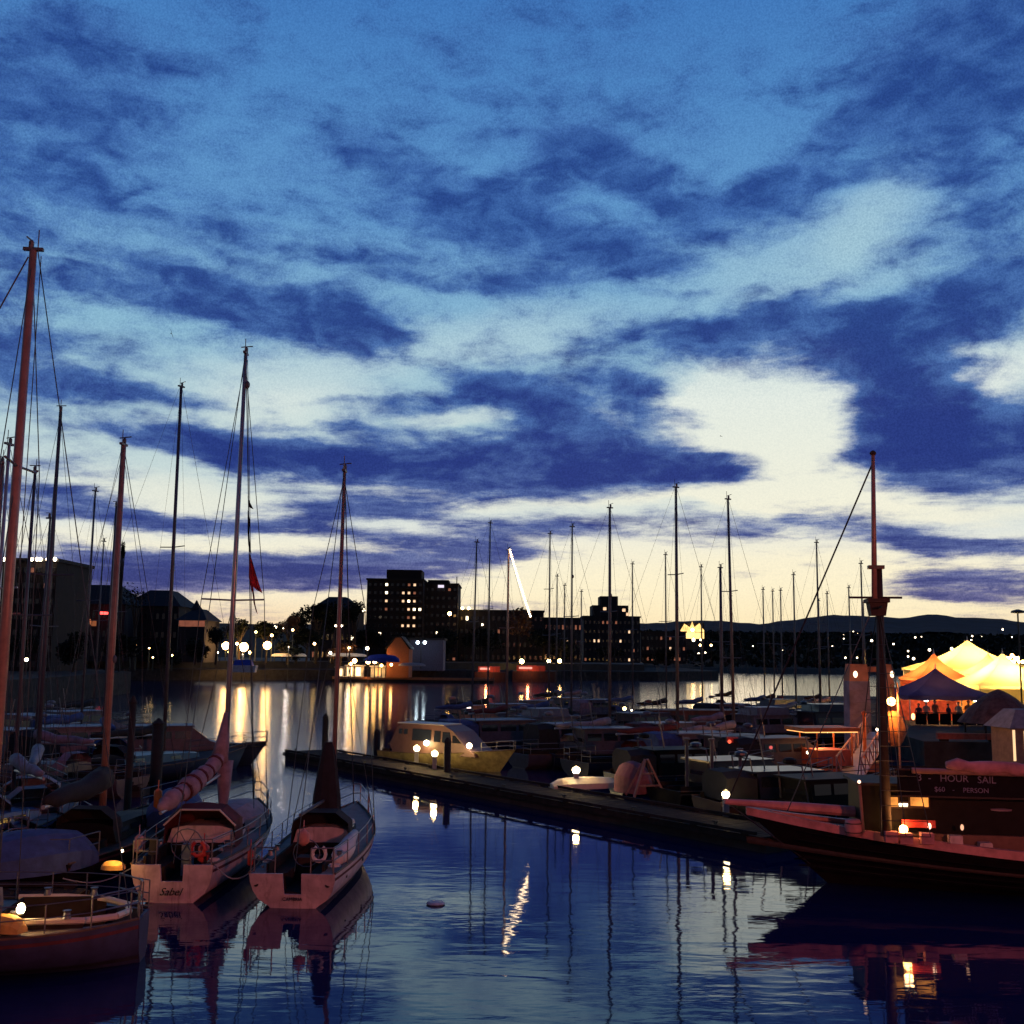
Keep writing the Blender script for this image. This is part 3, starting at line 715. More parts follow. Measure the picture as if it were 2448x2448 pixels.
def motorboat(label, loc, rz, L=8, B=2.9, mh=None, mc=None, fly=False, canvas=None, lit=None, group=None, fs=.9, fb=1.3, name='motorboat', house=(.22, .68), hh=1.35, mast=True):
    mh = SHADED.get((mh or white_gel).name, mh); mc = SHADED.get((mc or white_gel).name, mc)
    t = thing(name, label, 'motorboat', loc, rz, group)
    rs = make_hull(t, L, B, fs, fb, mh or white_gel, md_ := deck_shade, tw=.9, rake=.9, n=11, cockpit=(.2, B * .34, .5))
    y0, y1 = L * house[0], L * house[1]; w = B * .38; z0 = fs
    mc = mc or white_gel
    c = MB()
    prof = [(y0, 0), (y0 - .1, hh), (y1 - .9, hh), (y1 + .1, hh * .42), (y1 + .9, hh * .25), (y1 + 1.2, 0)]
    rr = []
    for sg, k in ((-1, 1), (-1, .9), (1, .9), (1, 1)):
        pass
    vs = [(-w * (1 - .14 * z / hh), y, z0 + z) for y, z in prof] + [(w * (1 - .14 * z / hh), y, z0 + z) for y, z in prof]
    n = len(prof)
    c.add(vs, [tuple(range(n)), tuple(range(n, 2 * n))[::-1]] + [(i, n + i, n + (i + 1) % n, (i + 1) % n) for i in range(n)])
    cab = c.build('cabin', mc, t)
    rf = MB(); rf.box(-w * .98, w * .98, y0 - .35, y1 - .75, z0 + hh + .003, z0 + hh + .08); rf.build('roof', mc, t)
    wm = lit or glass
    span = (y1 - .9 - y0); nw = 3
    me = MB().box(-.02, .02, -span / nw * .42, span / nw * .42, -.2, .2).mesh('window', wm)
    for sg in (-1, 1):
        for k in range(nw): link('window', me, cab, loc=(sg * (w * .905 + .005), y0 + span * (k + .5) / nw, z0 + hh * .68), rot=(0, -sg * .105, 0))
    ws = MB(); a = Vector((0, y1 - .86, z0 + hh * .95)); b_ = Vector((0, y1 + .06, z0 + hh * .48))
    for sg in (-1, 1): ws.add([(sg * .06, a.y + .03, a.z), (sg * w * .8, a.y + .03, a.z), (sg * w * .88, b_.y + .03, b_.z), (sg * .06, b_.y + .03, b_.z)], [(0, 1, 2, 3)] if sg > 0 else [(3, 2, 1, 0)])
    ws.build('windscreen', wm, cab)
    MB().box(-w * .7, w * .7, y0 - .06, y0 - .02, z0 + hh * .45, z0 + hh * .9).build('rear_window', wm, cab)
    if fly:
        f = MB(); f.box(-w * .85, w * .85, y0 + .2, y1 - 1.2, z0 + hh + .085, z0 + hh + .6, top=.92); f.build('flybridge', mc, t)
    if canvas:
        cv = MB(); rr = []
        for f_, h_ in ((0, hh + .05), (.5, hh + .12), (1, hh)):
            y = .25 + (y0 - .4) * f_; rr.append([(-w, y, fs), (-w * .97, y, fs + h_ * .8), (-w * .6, y, fs + h_), (w * .6, y, fs + h_), (w * .97, y, fs + h_ * .8), (w, y, fs)])
        cv.rings(rr, caps=True); cv.build('cockpit_cover', canvas, t)
    rr_ = MB()
    for sg in (-1, 1): rr_.tube([(sg * (abs(r_[0][0]) + .0), r_[0][1], r_[0][2] * .86) for r_ in rs], .04, 5)
    rr_.build('rubbing_strake', black_rubber, t)
    ar = MB(); ar.tube([(-w * .8, y0 - .1, z0 + hh * .2), (-w * .7, y0 - .3, z0 + hh + .55), (w * .7, y0 - .3, z0 + hh + .55), (w * .8, y0 - .1, z0 + hh * .2)], .035, 6); ar.build('radar_arch', alum_dark, t)
    MB().lathe((0, y0 - .3, z0 + hh + .59), [(.24, 0), (.28, .06), (.26, .16), (.12, .22)], 10).build('radar_dome', mc, t)
    MB().box(-.28, .28, y1 + 1.35, y1 + 1.9, fs + .28, fs + .36, top=.9).build('foredeck_hatch', glass, t)
    for yy in (L * .3, L * .6):
        b_f, z_f = station(yy / L, L, B, fs, fb, .9, .9)
        MB().lathe((b_f + .12, yy, z_f - .75), [(.03, 0), (.11, .08), (.11, .42), (.03, .5), (.01, .75)], 7).build('fender', [canvas_grey, faded, canvas_blue][int(L * 10) % 3], t)  # faded is the white hull paint copy with shade painted in
    if mast:
        MB().tube([(0, y0 + .8, z0 + hh), (0, y0 + .5, z0 + hh + 1.6)], .03, 6).build('radio_aerial', steel, t)
    pushpit(t, rs, nm='bow_rail', fwd=True)
    return t, rs

# ================================================================ foreground, left: three sterns and their neighbours
def hdg(deg): return R(-deg)           # heading clockwise from straight away
# --- boat with square transom and lilac sail hanging from its boom
b1, r1 = None, None
b1 = thing('sailboat', 'sailboat with square walk-through stern, lilac sail flaked on its boom and maroon spray hood', 'sailboat', (-8.72, 29.6, 0), hdg(-2))
r1 = make_hull(b1, 10.6, 2.85, .98, 1.2, white_gel, deck_m, tw=.74, notch=(.30, .55), cockpit=(.28, .78, .42), rake=.9)
trunk_cabin(b1, 3.0, 7.2, .95, .55, 1.0, .6, white_gel)
rig(b1, 5.6, 1.5, 16.2, 10.6, (10.5, 1.25), 3.1, alum, .085, (.45,), 1.0, 0, .98, True, .006, gear=.93)
MB().tube([(0, 5.5, 2.75), (-1.0, 2.2, 1.95)], .055, 8).build('boom', alum, b1)
sl = MB(); pts = []; rr = []
for i in range(9):
    f = i / 8; pts.append((-1.0 * f - .04, 5.45 - 3.2 * f, 2.95 - .85 * f + .35 * (1 - f) ** 3 + .04 * math.sin(i * 2.3))); rr.append((.17 + .12 * math.sin(f * 3.0) + .03 * math.sin(i * 1.9)) if i < 8 else .08)
sp_, sr_ = [], []
for i in range(33):
    f = i / 4.0; k = min(7, int(f)); g = f - k
    sp_.append(tuple(pts[k][c] * (1 - g) + pts[k + 1][c] * g + random.uniform(-.018, .018) for c in range(3))); sr_.append((rr[k] * (1 - g) + rr[k + 1] * g) * random.uniform(.88, 1.1) * (.85 if i % 4 == 0 else 1))
sl.tube(sp_, sr_, 12)
sl.tube([(0, 5.5, 4.6), (-.04, 5.45, 3.8), (-.12, 5.3, 3.1)], [.07, .19, .28], 9)
sl.tube([(.02, 5.5, 3.1), (.05, 5.4, 2.3), (.03, 5.5, 1.55)], [.27, .2, .12], 9)
ml = sl.build('mainsail', canvas_lilac, b1, smooth=True)
for i in (1, 2, 3, 4, 5, 6):
    c = Vector(pts[i]); d = (Vector(pts[i + 1]) - c).normalized(); MB().tube([c - d * .035, c + d * .035], rr[i] + .006, 10).build('sail_tie', canvas_red, ml)
hood = MB(); rr = []
for f, w, h_ in ((0, 1.02, 1.0), (.35, 1.05, 1.12), (.7, 1.0, .95), (1, .9, .5)):
    y = 2.7 + f * 1.7; rr.append([(-w, y, .95), (-w * .97, y, .95 + h_ * .7), (-w * .6, y, .95 + h_), (0, y, .95 + h_ * 1.05), (w * .6, y, .95 + h_), (w * .97, y, .95 + h_ * .7), (w, y, .95)])
hood.rings(rr).build('spray_hood', canvas_red, b1)
MB().tube([(-1.02, 2.68, 1.55), (-.55, 2.66, 1.99), (.55, 2.66, 1.99), (1.02, 2.68, 1.55)], .03, 6).build('hood_frame', cream_gel, b1)
wh = MB()
for k in range(16):
    a, a2 = 2 * math.pi * k / 16, 2 * math.pi * (k + 1) / 16
    wh.tube([(.42 * math.cos(a), 1.3, 1.25 + .42 * math.sin(a)), (.42 * math.cos(a2), 1.3, 1.25 + .42 * math.sin(a2))], .018, 5)
for k in range(3):
    a = k * math.pi / 3; wh.tube([(.42 * math.cos(a), 1.3, 1.25 + .42 * math.sin(a)), (-.42 * math.cos(a), 1.3, 1.25 - .42 * math.sin(a))], .012, 4)
wh.build('steering_wheel', steel, b1); MB().box(-.14, .14, 1.33, 1.6, .42, 1.25).build('steering_pedestal', grey_gel, b1)
pushpit(b1, r1); lifelines(b1, r1, 10.6); pushpit(b1, r1, nm='pulpit', fwd=True)
text_mesh('boat_name', 'Sabel', .27, black_rubber, b1, (-.02, -.105, .29), (R(90), 0, 0), shear=.4)
MB().box(-.98, -.1, -.045, -.028, .03, .06).build('boot_line', cream_gel, b1)
# things hung on its rail
def fender(lbl, p, h, r, m_, name='fender', cat='fender'):
    o = MB().lathe((0, 0, 0), [(r * .3, 0), (r, r * .6), (r, h - r * .6), (r * .3, h), (.015, h), (.015, h + .25)], 9).build(name, m_, None, smooth=True); o.location = p
    return tag(o, lbl, cat)
fender('upright orange fender hung on the port side behind the square-sterned sailboat', PX(375, 1958, 33.5) + Vector((0, 0, .3)), .58, .12, orange_pl)
fender('red cylindrical fender standing on the square stern right of the notch', PX(486, 2064, 29.9), .52, .15, red_pl)
fender('pink faded fender on the port quarter of the square-sterned sailboat', PX(331, 2040, 30.6), .5, .12, mat('pink_vinyl', (.42, .20, .22), .6))
# --- rounded-transom boat
b2 = thing('sailboat', 'sailboat with rounded stern and dark cockpit, black covered boom upright behind a bare mast', 'sailboat', (-5.48, 29.2, 0), hdg(1))
r2 = make_hull(b2, 9.6, 2.62, .90, 1.32, white_gel, deck_m, tw=.84, notch=(.24, .36), cockpit=(.36, .72, .36), srake=.30, rake=.8)
trunk_cabin(b2, 3.7, 6.9, .95, .5, .85, .5, white_gel)
rig(b2, 5.3, 1.5, 12.2, 9.6, (9.5, 1.35), 2.95, spruce, .075, (), .8, 0, .9, True, .004)
bc = MB(); rr_ = []
for z, w, d in ((1.55, .46, .30), (2.2, .42, .28), (3.0, .30, .22), (3.55, .20, .16), (3.8, .12, .10)):
    rr_.append([(w * math.cos(a) - .1, 4.85 + d * math.sin(a), z) for a in [k * math.pi / 5 for k in range(10)]])
bc.rings(rr_, closed=True, caps=True).build('sail_cover', canvas_black, b2)
MB().tube([(-.1, 5.1, 2.1), (-.35, 2.2, 2.0)], .05, 7).build('boom', alum_dark, b2)
dg = MB(); rr = []
for f, w, h_ in ((0, .85, .95), (.5, .88, 1.0), (1, .78, .45)):
    y = 3.4 + f * 1.1; rr.append([(-w, y, .95), (-w * .95, y, .95 + h_ * .7), (-w * .5, y, .95 + h_), (w * .5, y, .95 + h_), (w * .95, y, .95 + h_ * .7), (w, y, .95)])
dg.rings(rr).build('spray_hood', canvas_black, b2)
pushpit(b2, r2); lifelines(b2, r2, 9.6); pushpit(b2, r2, nm='pulpit', fwd=True)
text_mesh('boat_name', 'CAMBRIA', .12, black_rubber, b2, (0, -.15, .24), (R(84), 0, 0))
pm = MB().lathe((0, 0, 0), [(.07, -.02), (.07, .02)], 10).mesh('porthole', black_rubber)
for (sx, y, z) in ((1, 1.2, .60), (1, 3.2, .68)):
    xx, zz = station(y / 9.6, 9.6, 2.62, .9, 1.32, .8, .8); link('porthole', pm, b2, loc=(xx * .985, y, z), rot=(0, R(84), R(-6)))
link('porthole', pm, b2, loc=(-.93, -.2, .62), rot=(R(80), 0, R(-12))); link('porthole', pm, b2, loc=(.90, -.2, .62), rot=(R(80), 0, R(12)))
wh2 = MB()
for k in range(14):
    a, a2 = 2 * math.pi * k / 14, 2 * math.pi * (k + 1) / 14
    wh2.tube([(.36 * math.cos(a), 1.5, 1.1 + .36 * math.sin(a)), (.36 * math.cos(a2), 1.5, 1.1 + .36 * math.sin(a2))], .016, 5)
wh2.build('steering_wheel', steel, b2)
MB().box(-.3, .3, 1.7, 2.2, .37, .95).build('cockpit_locker', dark_wood, b2)
fender('salmon life-ring bag strapped to the rail of the rounded-stern sailboat', PX(725, 2022, 30.2), .42, .17, mat('salmon_bag', (.50, .22, .18), .8), 'rail_bag', 'bag')
fender('red fender hanging off the port quarter of the rounded-stern sailboat', PX(598, 2070, 29.4), .42, .08, red_pl)
cu = MB(); pts = [(0, 0, 0), (.1, .6, .10), (.15, 1.2, .16), (.1, 1.9, .2), (.22, 2.3, .42)]
cu.tube(pts, [.16, .26, .24, .2, .1], 9)
o = cu.build('bundled_sail', canvas_white, None, smooth=True); o.location = PX(800, 2060, 30.4); tag(o, 'bundled pale headsail lying along the side deck of the rounded-stern sailboat', 'sail')
# --- bottom-left boat seen from above its stern, the tall thick mast
m3 = PX(82, 600, 24.1)
b3 = thing('sailboat', 'bottom-left boat with broad rounded end, deep dark cockpit and the tallest reddish mast', 'sailboat', (-7.75, 24.35, 0), R(97))
r3 = make_hull(b3, 9.5, 3.9, .92, 1.15, mat('blue_grey_hull', (.028, .032, .085), .6, var=.4), deck_m, tw=-.26, cockpit=(.32, 1.0, .25), srake=.0, rake=.9, n=25, ys=1.0)
y3 = (-7.75 - m3.x) / math.sin(R(97))
rig(b3, y3, .6, m3.z, 9.5, (9.4, 1.2), 3.9, spruce, .115, (.665,), 1.35, .3, .95, True, .009, sp_m=alum_dark)
trunk_cabin(b3, 3.2, 7.0, .9, .5, 1.1, .7, deck_m)
cm_ = MB()
for sg in (-1, 1): cm_.tube([(sg * .55, .45, 1.0), (sg * 1.0, 1.0, 1.03), (sg * 1.15, 1.9, 1.06), (sg * 1.15, 2.9, 1.06)], .07, 7)
cm_.tube([(-.55, .45, 1.0), (0, .3, .98), (.55, .45, 1.0)], .07, 7)
cm_.build('coaming', cream_gel, b3)
pushpit(b3, r3); lifelines(b3, r3, 9.5)
winch = MB().lathe((0, 0, 0), [(.09, 0), (.07, .06), (.06, .12), (.09, .16)], 9).mesh('winch', steel)
for p in ((1.1, 1.3, 1.1), (-1.1, 1.3, 1.1), (1.15, 2.3, 1.1), (-1.15, 2.3, 1.1)): link('winch', winch, b3, loc=p)
# lamp pedestal and lit tarpaulin by it, far left
def pedestal(lbl, p, h=1.1, r=.11, e=0, glow=None):
    t = thing('dock_light', lbl, 'dock light', (p.x, p.y, p.z), 0, 'low lamps along the docks')
    b = MB(); b.box(-.11, .11, -.09, .09, 0, h - .28); b.box(-.14, .14, -.12, .12, h - .28, h - .22); b.build('pedestal', grey_gel, t)
    MB().ball((0, 0, h - .08), r, 12, 8, .9).build('globe', glow or lamp_near, t, smooth=True)
    MB().lathe((0, 0, h + .02), [(r * .9, 0), (r * .4, .06), (.02, .08)], 10).build('cap', grey_gel, t)
    if e:
        ld = bpy.data.lights.new('pedestal_bulb', 'POINT'); ld.energy = e; ld.color = (1.0, .62, .22); ld.shadow_soft_size = .14
        lo = bpy.data.objects.new('pedestal_bulb', ld); COL.objects.link(lo); lo.parent = t; lo.location = (0, 0, h + .32)
    return t

# --- docks: planked floats
def dock(name, label, a, b, w, z=.45, group=None):
    a, b = Vector((a[0], a[1], 0)), Vector((b[0], b[1], 0)); d = b - a; L = d.length; rz = math.atan2(d.y, d.x)
    t = thing(name, label, 'dock', (a.x, a.y, 0), rz, group)
    MB().box(0, L, -w / 2 + .1, w / 2 - .1, -.3, z - .16).build('float', conc, t)
    fr = MB()
    for sg in (-1, 1): fr.box(0, L, sg * w / 2 - .06, sg * w / 2 + .06, z - .22, z - .02)
    fr.build('fascia_board', timber, t)
    pl = MB(); x = .05
    while x < L - .12:
        pl.box(x, x + .135, -w / 2 - .03, w / 2 + .03, z - .02 + random.uniform(0, .006), z + .022 + random.uniform(0, .008)); x += .15
    pl.build('plank', timber, t, kind='stuff')
    bl = MB()
    for sg in (-1, 1): bl.box(.3, L - .3, sg * w / 2 - .1, sg * w / 2 + .02, z + .075, z + .18)
    k = .4
    while k < L - .3:
        for sg in (-1, 1): bl.box(k, k + .25, sg * w / 2 - .1, sg * w / 2 + .02, z + .03, z + .076)
        k += 2.4
    bl.build('bull_rail', timber, t)
    cme = MB().tube([(-.14, 0, .10), (.14, 0, .10)], .03, 6).tube([(-.05, 0, 0), (-.05, 0, .1)], .025, 5).tube([(.05, 0, 0), (.05, 0, .1)], .025, 5).mesh('cleat', iron)
    k = 1.5
    while k < L - 1:
        link('cleat', cme, t, loc=(k, -w / 2 + .05, z + .18)); k += 4.2
    return t
dock('floating_dock', 'long planked floating dock with low lamps crossing the middle of the harbour', (-12.6, 68.6), (9.6, 38.6), 2.6, .5)
dock('floating_dock', 'dark planked dock on the left where the near sailboats are tied up', (-44, 50.5), (-16.4, 51.2), 2.4, .5)
dock('floating_dock', 'dock in the marina behind the lit motor cruiser', (-6, 92), (60, 80), 2.2, .5)
dock('floating_dock', 'farthest marina dock near the open water', (-5, 118), (70, 104), 2.2, .5)
dock('floating_dock', 'short dock right of centre beside the A-frame stand', (7.5, 62), (30, 57), 2.2, .5)
dock('floating_dock', 'narrow dock running along the bottom-left sailboat', (-26, 27.6), (-10.6, 28.2), 1.5, .45)
for lbl, x, y, yr, e, r in [
    ('first low lamp from the left on the long dock, in front of the lit cruiser', 995, 1797, 1893, 170, .17),
    ('second low lamp from the left on the long dock, in front of the lit cruiser', 1038, 1810, 1910, 170, .17),
    ('low lamp on the long dock lighting a small dinghy', 1377, 1849, 1964, 90, .18),
    ('rightmost low lamp on the long dock near the schooner bow', 1736, 1909, 2041, 30, .15)]:
    hor = 1571 + (x - 1224) * .0122
    D = 17062 / ((y + yr) / 2 - hor)
    p = PX(x, (y + yr) / 2, D); p.z = .5
    pedestal(lbl, p, 1.05 - .5 + .35, r, e)
ql = PX(50, 2172, 22.9)
cl = thing('cabin_lantern', 'bright lantern at the far left edge glowing on the roof of the bottom-left boat', 'lantern', (ql.x, ql.y, 1.2))
MB().lathe((0, 0, 0), [(.07, 0), (.07, .03), (.02, .05), (.02, ql.z - 1.3)], 8).build('base', iron, cl); MB().ball((0, 0, ql.z - 1.2), .085, 12, 8, 1.25).build('globe', lamp_near, cl, smooth=True)
ld = bpy.data.lights.new('lantern_bulb', 'POINT'); ld.energy = 30; ld.color = (1.0, .5, .14); ld.shadow_soft_size = .09
lo = bpy.data.objects.new('lantern_bulb', ld); COL.objects.link(lo); lo.parent = cl; lo.location = (0, -.12, ql.z - 1.0)
def tarp(lbl, p, L, Wd, H, m_, rz=0, name='covered_dinghy', cat='dinghy', group=None):
    o = MB(); rr = []
    for i in range(9):
        f = i / 8; w = Wd / 2 * math.sin(math.pi * (.12 + .80 * f)) ** .6; h = H * (.75 + .25 * math.sin(math.pi * f)) * (1 if 0 < i < 8 else .6)
        rr.append([(-w, L * f - L / 2, 0), (-w * .95, L * f - L / 2, h * .55), (-w * .4, L * f - L / 2, h * .95), (w * .05, L * f - L / 2, h), (w * .45, L * f - L / 2, h * .93), (w * .96, L * f - L / 2, h * .5), (w, L * f - L / 2, 0)])
    o.rings(rr, caps=True); ob = o.build(name, m_, None, smooth=False); ob.location = p; ob.rotation_euler = (0, 0, rz)
    return tag(ob, lbl, cat, group)
yel_tarp = mat('yellow_tarp', (.62, .38, .08), .7, var=.25, bump=.01)
tarp('yellow tarpaulin bundle lit by the lantern at the far left edge', PX(8, 2225, 22.6), .95, .5, .32, yel_tarp, R(70), 'tarpaulin', 'tarpaulin')
tarp('folded yellow cover glowing on the dark boat left of the square stern', PX(270, 2078, 29.2), .58, .40, .22, mat('amber_cloth', (.75, .45, .12), .7), R(86), 'folded_cover', 'cover')
ql = PX(292, 2034, 29.0)
gl_ = thing('rail_lantern', 'tiny white lantern over the folded yellow cover left of the square stern', 'lantern', ql)
MB().ball((0, 0, 0), .035, 8, 6).build('globe', lamp_near, gl_); MB().tube([(0, 0, .03), (0, 0, .10)], .012, 5).build('hook', iron, gl_)
ld = bpy.data.lights.new('lantern_bulb', 'POINT'); ld.energy = 26; ld.color = (1.0, .5, .12); ld.shadow_soft_size = .04
lo = bpy.data.objects.new('lantern_bulb', ld); COL.objects.link(lo); lo.parent = gl_; lo.location = (-.12, -.1, .06)
# deck gear on the two lit sterns
def coil(root, x, y, z, r=.16):
    b = MB()
    for k in range(3):
        n = 12; b.tube([(x + (r - .03 * k) * math.cos(2 * math.pi * i / n), y + (r - .03 * k) * .9 * math.sin(2 * math.pi * i / n), z + .018 + .03 * (k % 2)) for i in range(n + 1)], .016, 5)
    b.build('rope_coil', canvas_white, root)
for root, fs_, cy in ((b1, .95, 3.4), (b2, .93, 4.0)):
    coil(root, .95, .45, fs_ + .03); coil(root, -.9, .9, fs_ + .03, .13)
    for yy in (cy + 1.0, cy + 2.0): MB().box(-.24, .24, yy - .24, yy + .24, fs_ + .50, fs_ + .58, top=.9).build('hatch', glass, root)
    wb = MB()
    for sg in (-1, 1): wb.tube([(sg * .86, .15, fs_ + .02), (sg * .86, .15, fs_ + .07)], .03, 6); wb.tube([(sg * .86, .05, fs_ + .08), (sg * .86, .25, fs_ + .08)], .02, 6)
    wb.build('mooring_cleats', steel, root)
    for sg in (-1, 1):
        for yy in (1.3, 2.1): MB().lathe((sg * .93, yy, fs_ + .14), [(.09, 0), (.07, .06), (.06, .11), (.09, .15)], 9).build('winch', steel, root)
    hb = MB(); n = 9; hb.tube([(.62 + .17 * math.cos(math.pi * (-.35 + 1.7 * i / n) + math.pi), .02, fs_ + .42 + .19 * math.sin(math.pi * (-.35 + 1.7 * i / n) + math.pi)) for i in range(n + 1)], .05, 6)
    hb.build('horseshoe_buoy', [red_pl, canvas_white][root is b2], root)
MB().box(-.66, -.44, -.02, .18, 1.2, 1.62, top=.8).build('outboard_motor', black_rubber, b1); MB().tube([(-.55, .05, 1.2), (-.55, .03, .85)], .035, 6).build('outboard_leg', black_rubber, b1)
for lbl, a, c in [('slack mooring line from the square stern to the left', PX(335, 2062, 29.8), PX(150, 2100, 29.6)), ('mooring line between the two lit sterns', PX(512, 2066, 29.6), PX(604, 2082, 29.3))]:
    pts = [a.lerp(c, i / 8) + Vector((0, 0, -.28 * math.sin(math.pi * i / 8))) for i in range(9)]
    tag(MB().tube(pts, .018, 5).build('mooring_line', canvas_grey), lbl, 'rope')
# pilings
def piling(lbl, X, Y, top, r=.17, group='timber pilings holding the docks'):
    t = thing('piling', lbl, 'piling', (X, Y, 0), 0, group)
    MB().tube([(0, 0, -4), (0, 0, top)], [r, r * .93], 10).build('pile', tar_pile, t, smooth=True)
    MB().lathe((0, 0, top + .003), [(r * 1.05, 0), (r * 1.05, .05), (.03, .28)], 10).build('pile_cap', tar_pile, t)
    return t
p = PX(370, 1905, 51.8); piling('thick dark piling at the end of the left dock', p.x, p.y, 3.1, .30)
p = PX(306, 1900, 40); piling('tall thin piling left of the square-sterned sailboat', p.x, p.y, 4.6, .14)
p = PX(776, 1800, 68.5); piling('piling at the left tip of the long dock', p.x, p.y, 2.5, .2)
p = PX(900, 1800, 68.8); piling('piling between the tip of the long dock and the lit cruiser', p.x, p.y, 1.6, .2)
p = PX(1069, 1830, 57.3); piling('piling standing in front of the lit motor cruiser', p.x, p.y, 2.0, .19)
for i, (x, D, tp) in enumerate([(1642, 47.5, 3.0), (1702, 46.0, 3.1), (1770, 47.5, 2.6)]):
    p = PX(x, 1850, D); t = thing('mooring_post', ['first', 'second', 'third'][i] + ' slim pale post right of the A-frame stand, counted from the left', 'mooring post', (p.x, p.y, 0))
    MB().tube([(0, 0, -3), (0, 0, tp)], .075, 8).build('post', shade_g, t); MB().box(-.13, .13, -.13, .13, tp + .003, tp + .07).build('cap', shade_g, t)
    if i < 2: MB().box(-.05, .05, -.1, -.078, .55, .85).build('reflector', emat('reflector_painted_glint', (1, .7, .35), 1.6), t)  # reflector emits the glint that it would throw back

# --- other boats of the left group
q4 = PX(295, 1065, 34.6)
t4, r4 = sailboat('black-hulled sailboat squeezed between the bottom-left boat and the square stern, thick reddish mast', (q4.x - .30, 30.2, 0), hdg(4), 10.5, 3.0, q4.z, black_hull, dark_wood, canvas_black, 2, mast_f=.42, mast_r=.115, mast_m=spruce, spread=(), lean=.0, cover_r=.3, gear=.42)
t5, _ = sailboat('blue-covered sailboat on the far left beyond the bottom-left one', (-17.6, 31.0, 0), hdg(10), 10, 3.3, 13.2, mat('dull_blue_hull', (.07, .10, .24), .5, var=.3), deck_m, canvas_blue, 2, mast_f=.50, mast_r=.07, spread=(.6,), cover_r=.3)
tarp('upturned blue dinghy on the foredeck right behind the orange fender', PX(420, 1965, 37.5), 2.6, 1.5, 1.15, canvas_blue, hdg(10))
tarp('grey-blue covered dinghy on the foredeck of the square-sterned sailboat', Vector((-8.75, 36.4, 1.0)), 3.2, 1.9, .75, canvas_grey, hdg(4))
tarp('blue tarpaulin over the cockpit at the left edge, above the bottom-left boat', PX(70, 2075, 30.5), 3.4, 2.6, 1.0, canvas_blue, hdg(40), 'tarpaulin', 'tarpaulin')
def mast_of(xt, yt, D, H0=1.4):           # deck position under a masthead seen at a photo point
    p = PX(xt, yt, D); return p
def sb(label, xt, yt, D, rz, L, **kw):
    p = PX(xt, yt, D); mf = kw.get('mast_f', .58); ym = L * mf
    X = p.x + math.sin(rz) * ym; Y = D - math.cos(rz) * ym
    ln = kw.get('lean', 0.0)
    return sailboat(label, (X, Y, 0), rz, L, kw.pop('B', L * .3), p.z, **kw)
Lf = 'sailboats of the left group with bare masts'
sb('big sailboat behind the left dock under the tall dark mast between the two reddish ones', 436, 925, 58, hdg(30), 13, mh=navy_hull, cover=canvas_black, mast_r=.10, mast_m=alum_dark, group=Lf, lean=-.004)
sb('left-group sailboat under the mast tip just right of the tallest mast', 145, 985, 44, hdg(-20), 11, mh=grey_gel, cover=canvas_grey, mast_r=.09, mast_m=alum_dark, group=Lf)
sb('small sailboat in the left group with short dark mast below the dark cloud edge', 228, 1175, 66, hdg(25), 9, mh=white_gel, cover=canvas_blue, mast_r=.075, mast_m=alum_dark, group=Lf)
sb('smallest mast of the left group, seen just left of the second reddish mast', 248, 1295, 84, hdg(25), 9, mh=cream_gel, cover=canvas_black, mast_r=.06, mast_m=alum_dark, group=Lf)
sb('sailboat whose dark mast leans beside the second reddish mast, left group', 278, 1210, 62, hdg(-30), 9.5, mh=black_hull, cover=canvas_blue, mast_r=.075, mast_m=alum_dark, group=Lf)
sb('sailboat at the left edge with a reddish mast top beside the tallest mast', 6, 1110, 38, hdg(-30), 9, mh=white_gel, cover=canvas_lilac, mast_r=.09, mast_m=spruce, group=Lf)
sb('dark ketch at the left edge with its mast right below the long spreader', 84, 1130, 40, hdg(-40), 9, mh=navy_hull, cover=canvas_grey, mast_r=.075, mast_m=alum_dark, group=Lf)
sb('white sailboat in the left group with its boom level under a pale cover', 120, 1240, 52, hdg(-70), 9.5, mh=cream_gel, cover=canvas_lilac, mast_r=.07, mast_m=alum_dark, group=Lf)
# motorboats low in the left mass
for i, (x, D, rz, lb, kw) in enumerate([
    (60, 74, 40, 'motorboat low on the far left in front of the dark quay', dict(mh=white_gel)),
    (150, 70, -60, 'grey motorboat low on the left between bare masts', dict(mh=grey_gel, canvas=canvas_blue)),
    (235, 62, 70, 'dark motorboat just behind the left dock', dict(mh=navy_hull, mc=grey_gel)),
    (120, 58, -75, 'white motorboat with black cover tied to the left dock', dict(mh=white_gel, canvas=canvas_black)),
    (20, 60, 60, 'motorboat cut by the left edge behind the left dock', dict(mh=grey_gel))]):
    p = PX(x, 1800, D); motorboat(lb, (p.x, p.y, 0), hdg(rz), 8.5, 3, **kw)
# --- flags on a halyard behind the square-sterned boat
fl = thing('flag_halyard', 'string of flags with a limp red ensign hanging right of the middle-left mast', 'flags', PX(598, 1180, 36), 0)
o_ = PX(598, 1180, 36)
def rel(x, y, D=36): return PX(x, y, D) - o_
MB().tube([rel(592, 860, 35.6), rel(597, 1190), rel(602, 1500), rel(607, 1935)], .010, 4).build('halyard', wire, fl)
def cloth(name, pts_l, m_):
    b = MB(); a = []; c = []; n = len(pts_l)
    rows = []
    for i, (xl, xr, y) in enumerate(pts_l):
        row = []
        for k in range(6):
            f = k / 5; x = xl + (xr - xl) * f
            q_ = rel(x, y + 6 * f); q_.y += .06 * math.sin(f * 9 + i * .9); row.append(q_)
        rows.append(row)
    b.rings(rows)
    back = [[Vector((q.x, q.y + .012, q.z)) for q in r_] for r_ in rows]
    b.rings(back)
    return b.build(name, m_, fl)
cloth('pennant', [(592, 593.5, 1186), (592, 598, 1196), (592, 604, 1206), (594, 607, 1212)], flag_dark)
cloth('flag', [(592, 594, 1220), (591, 598, 1240), (591, 597, 1270), (593, 599, 1300), (596, 601, 1318)], flag_dark)
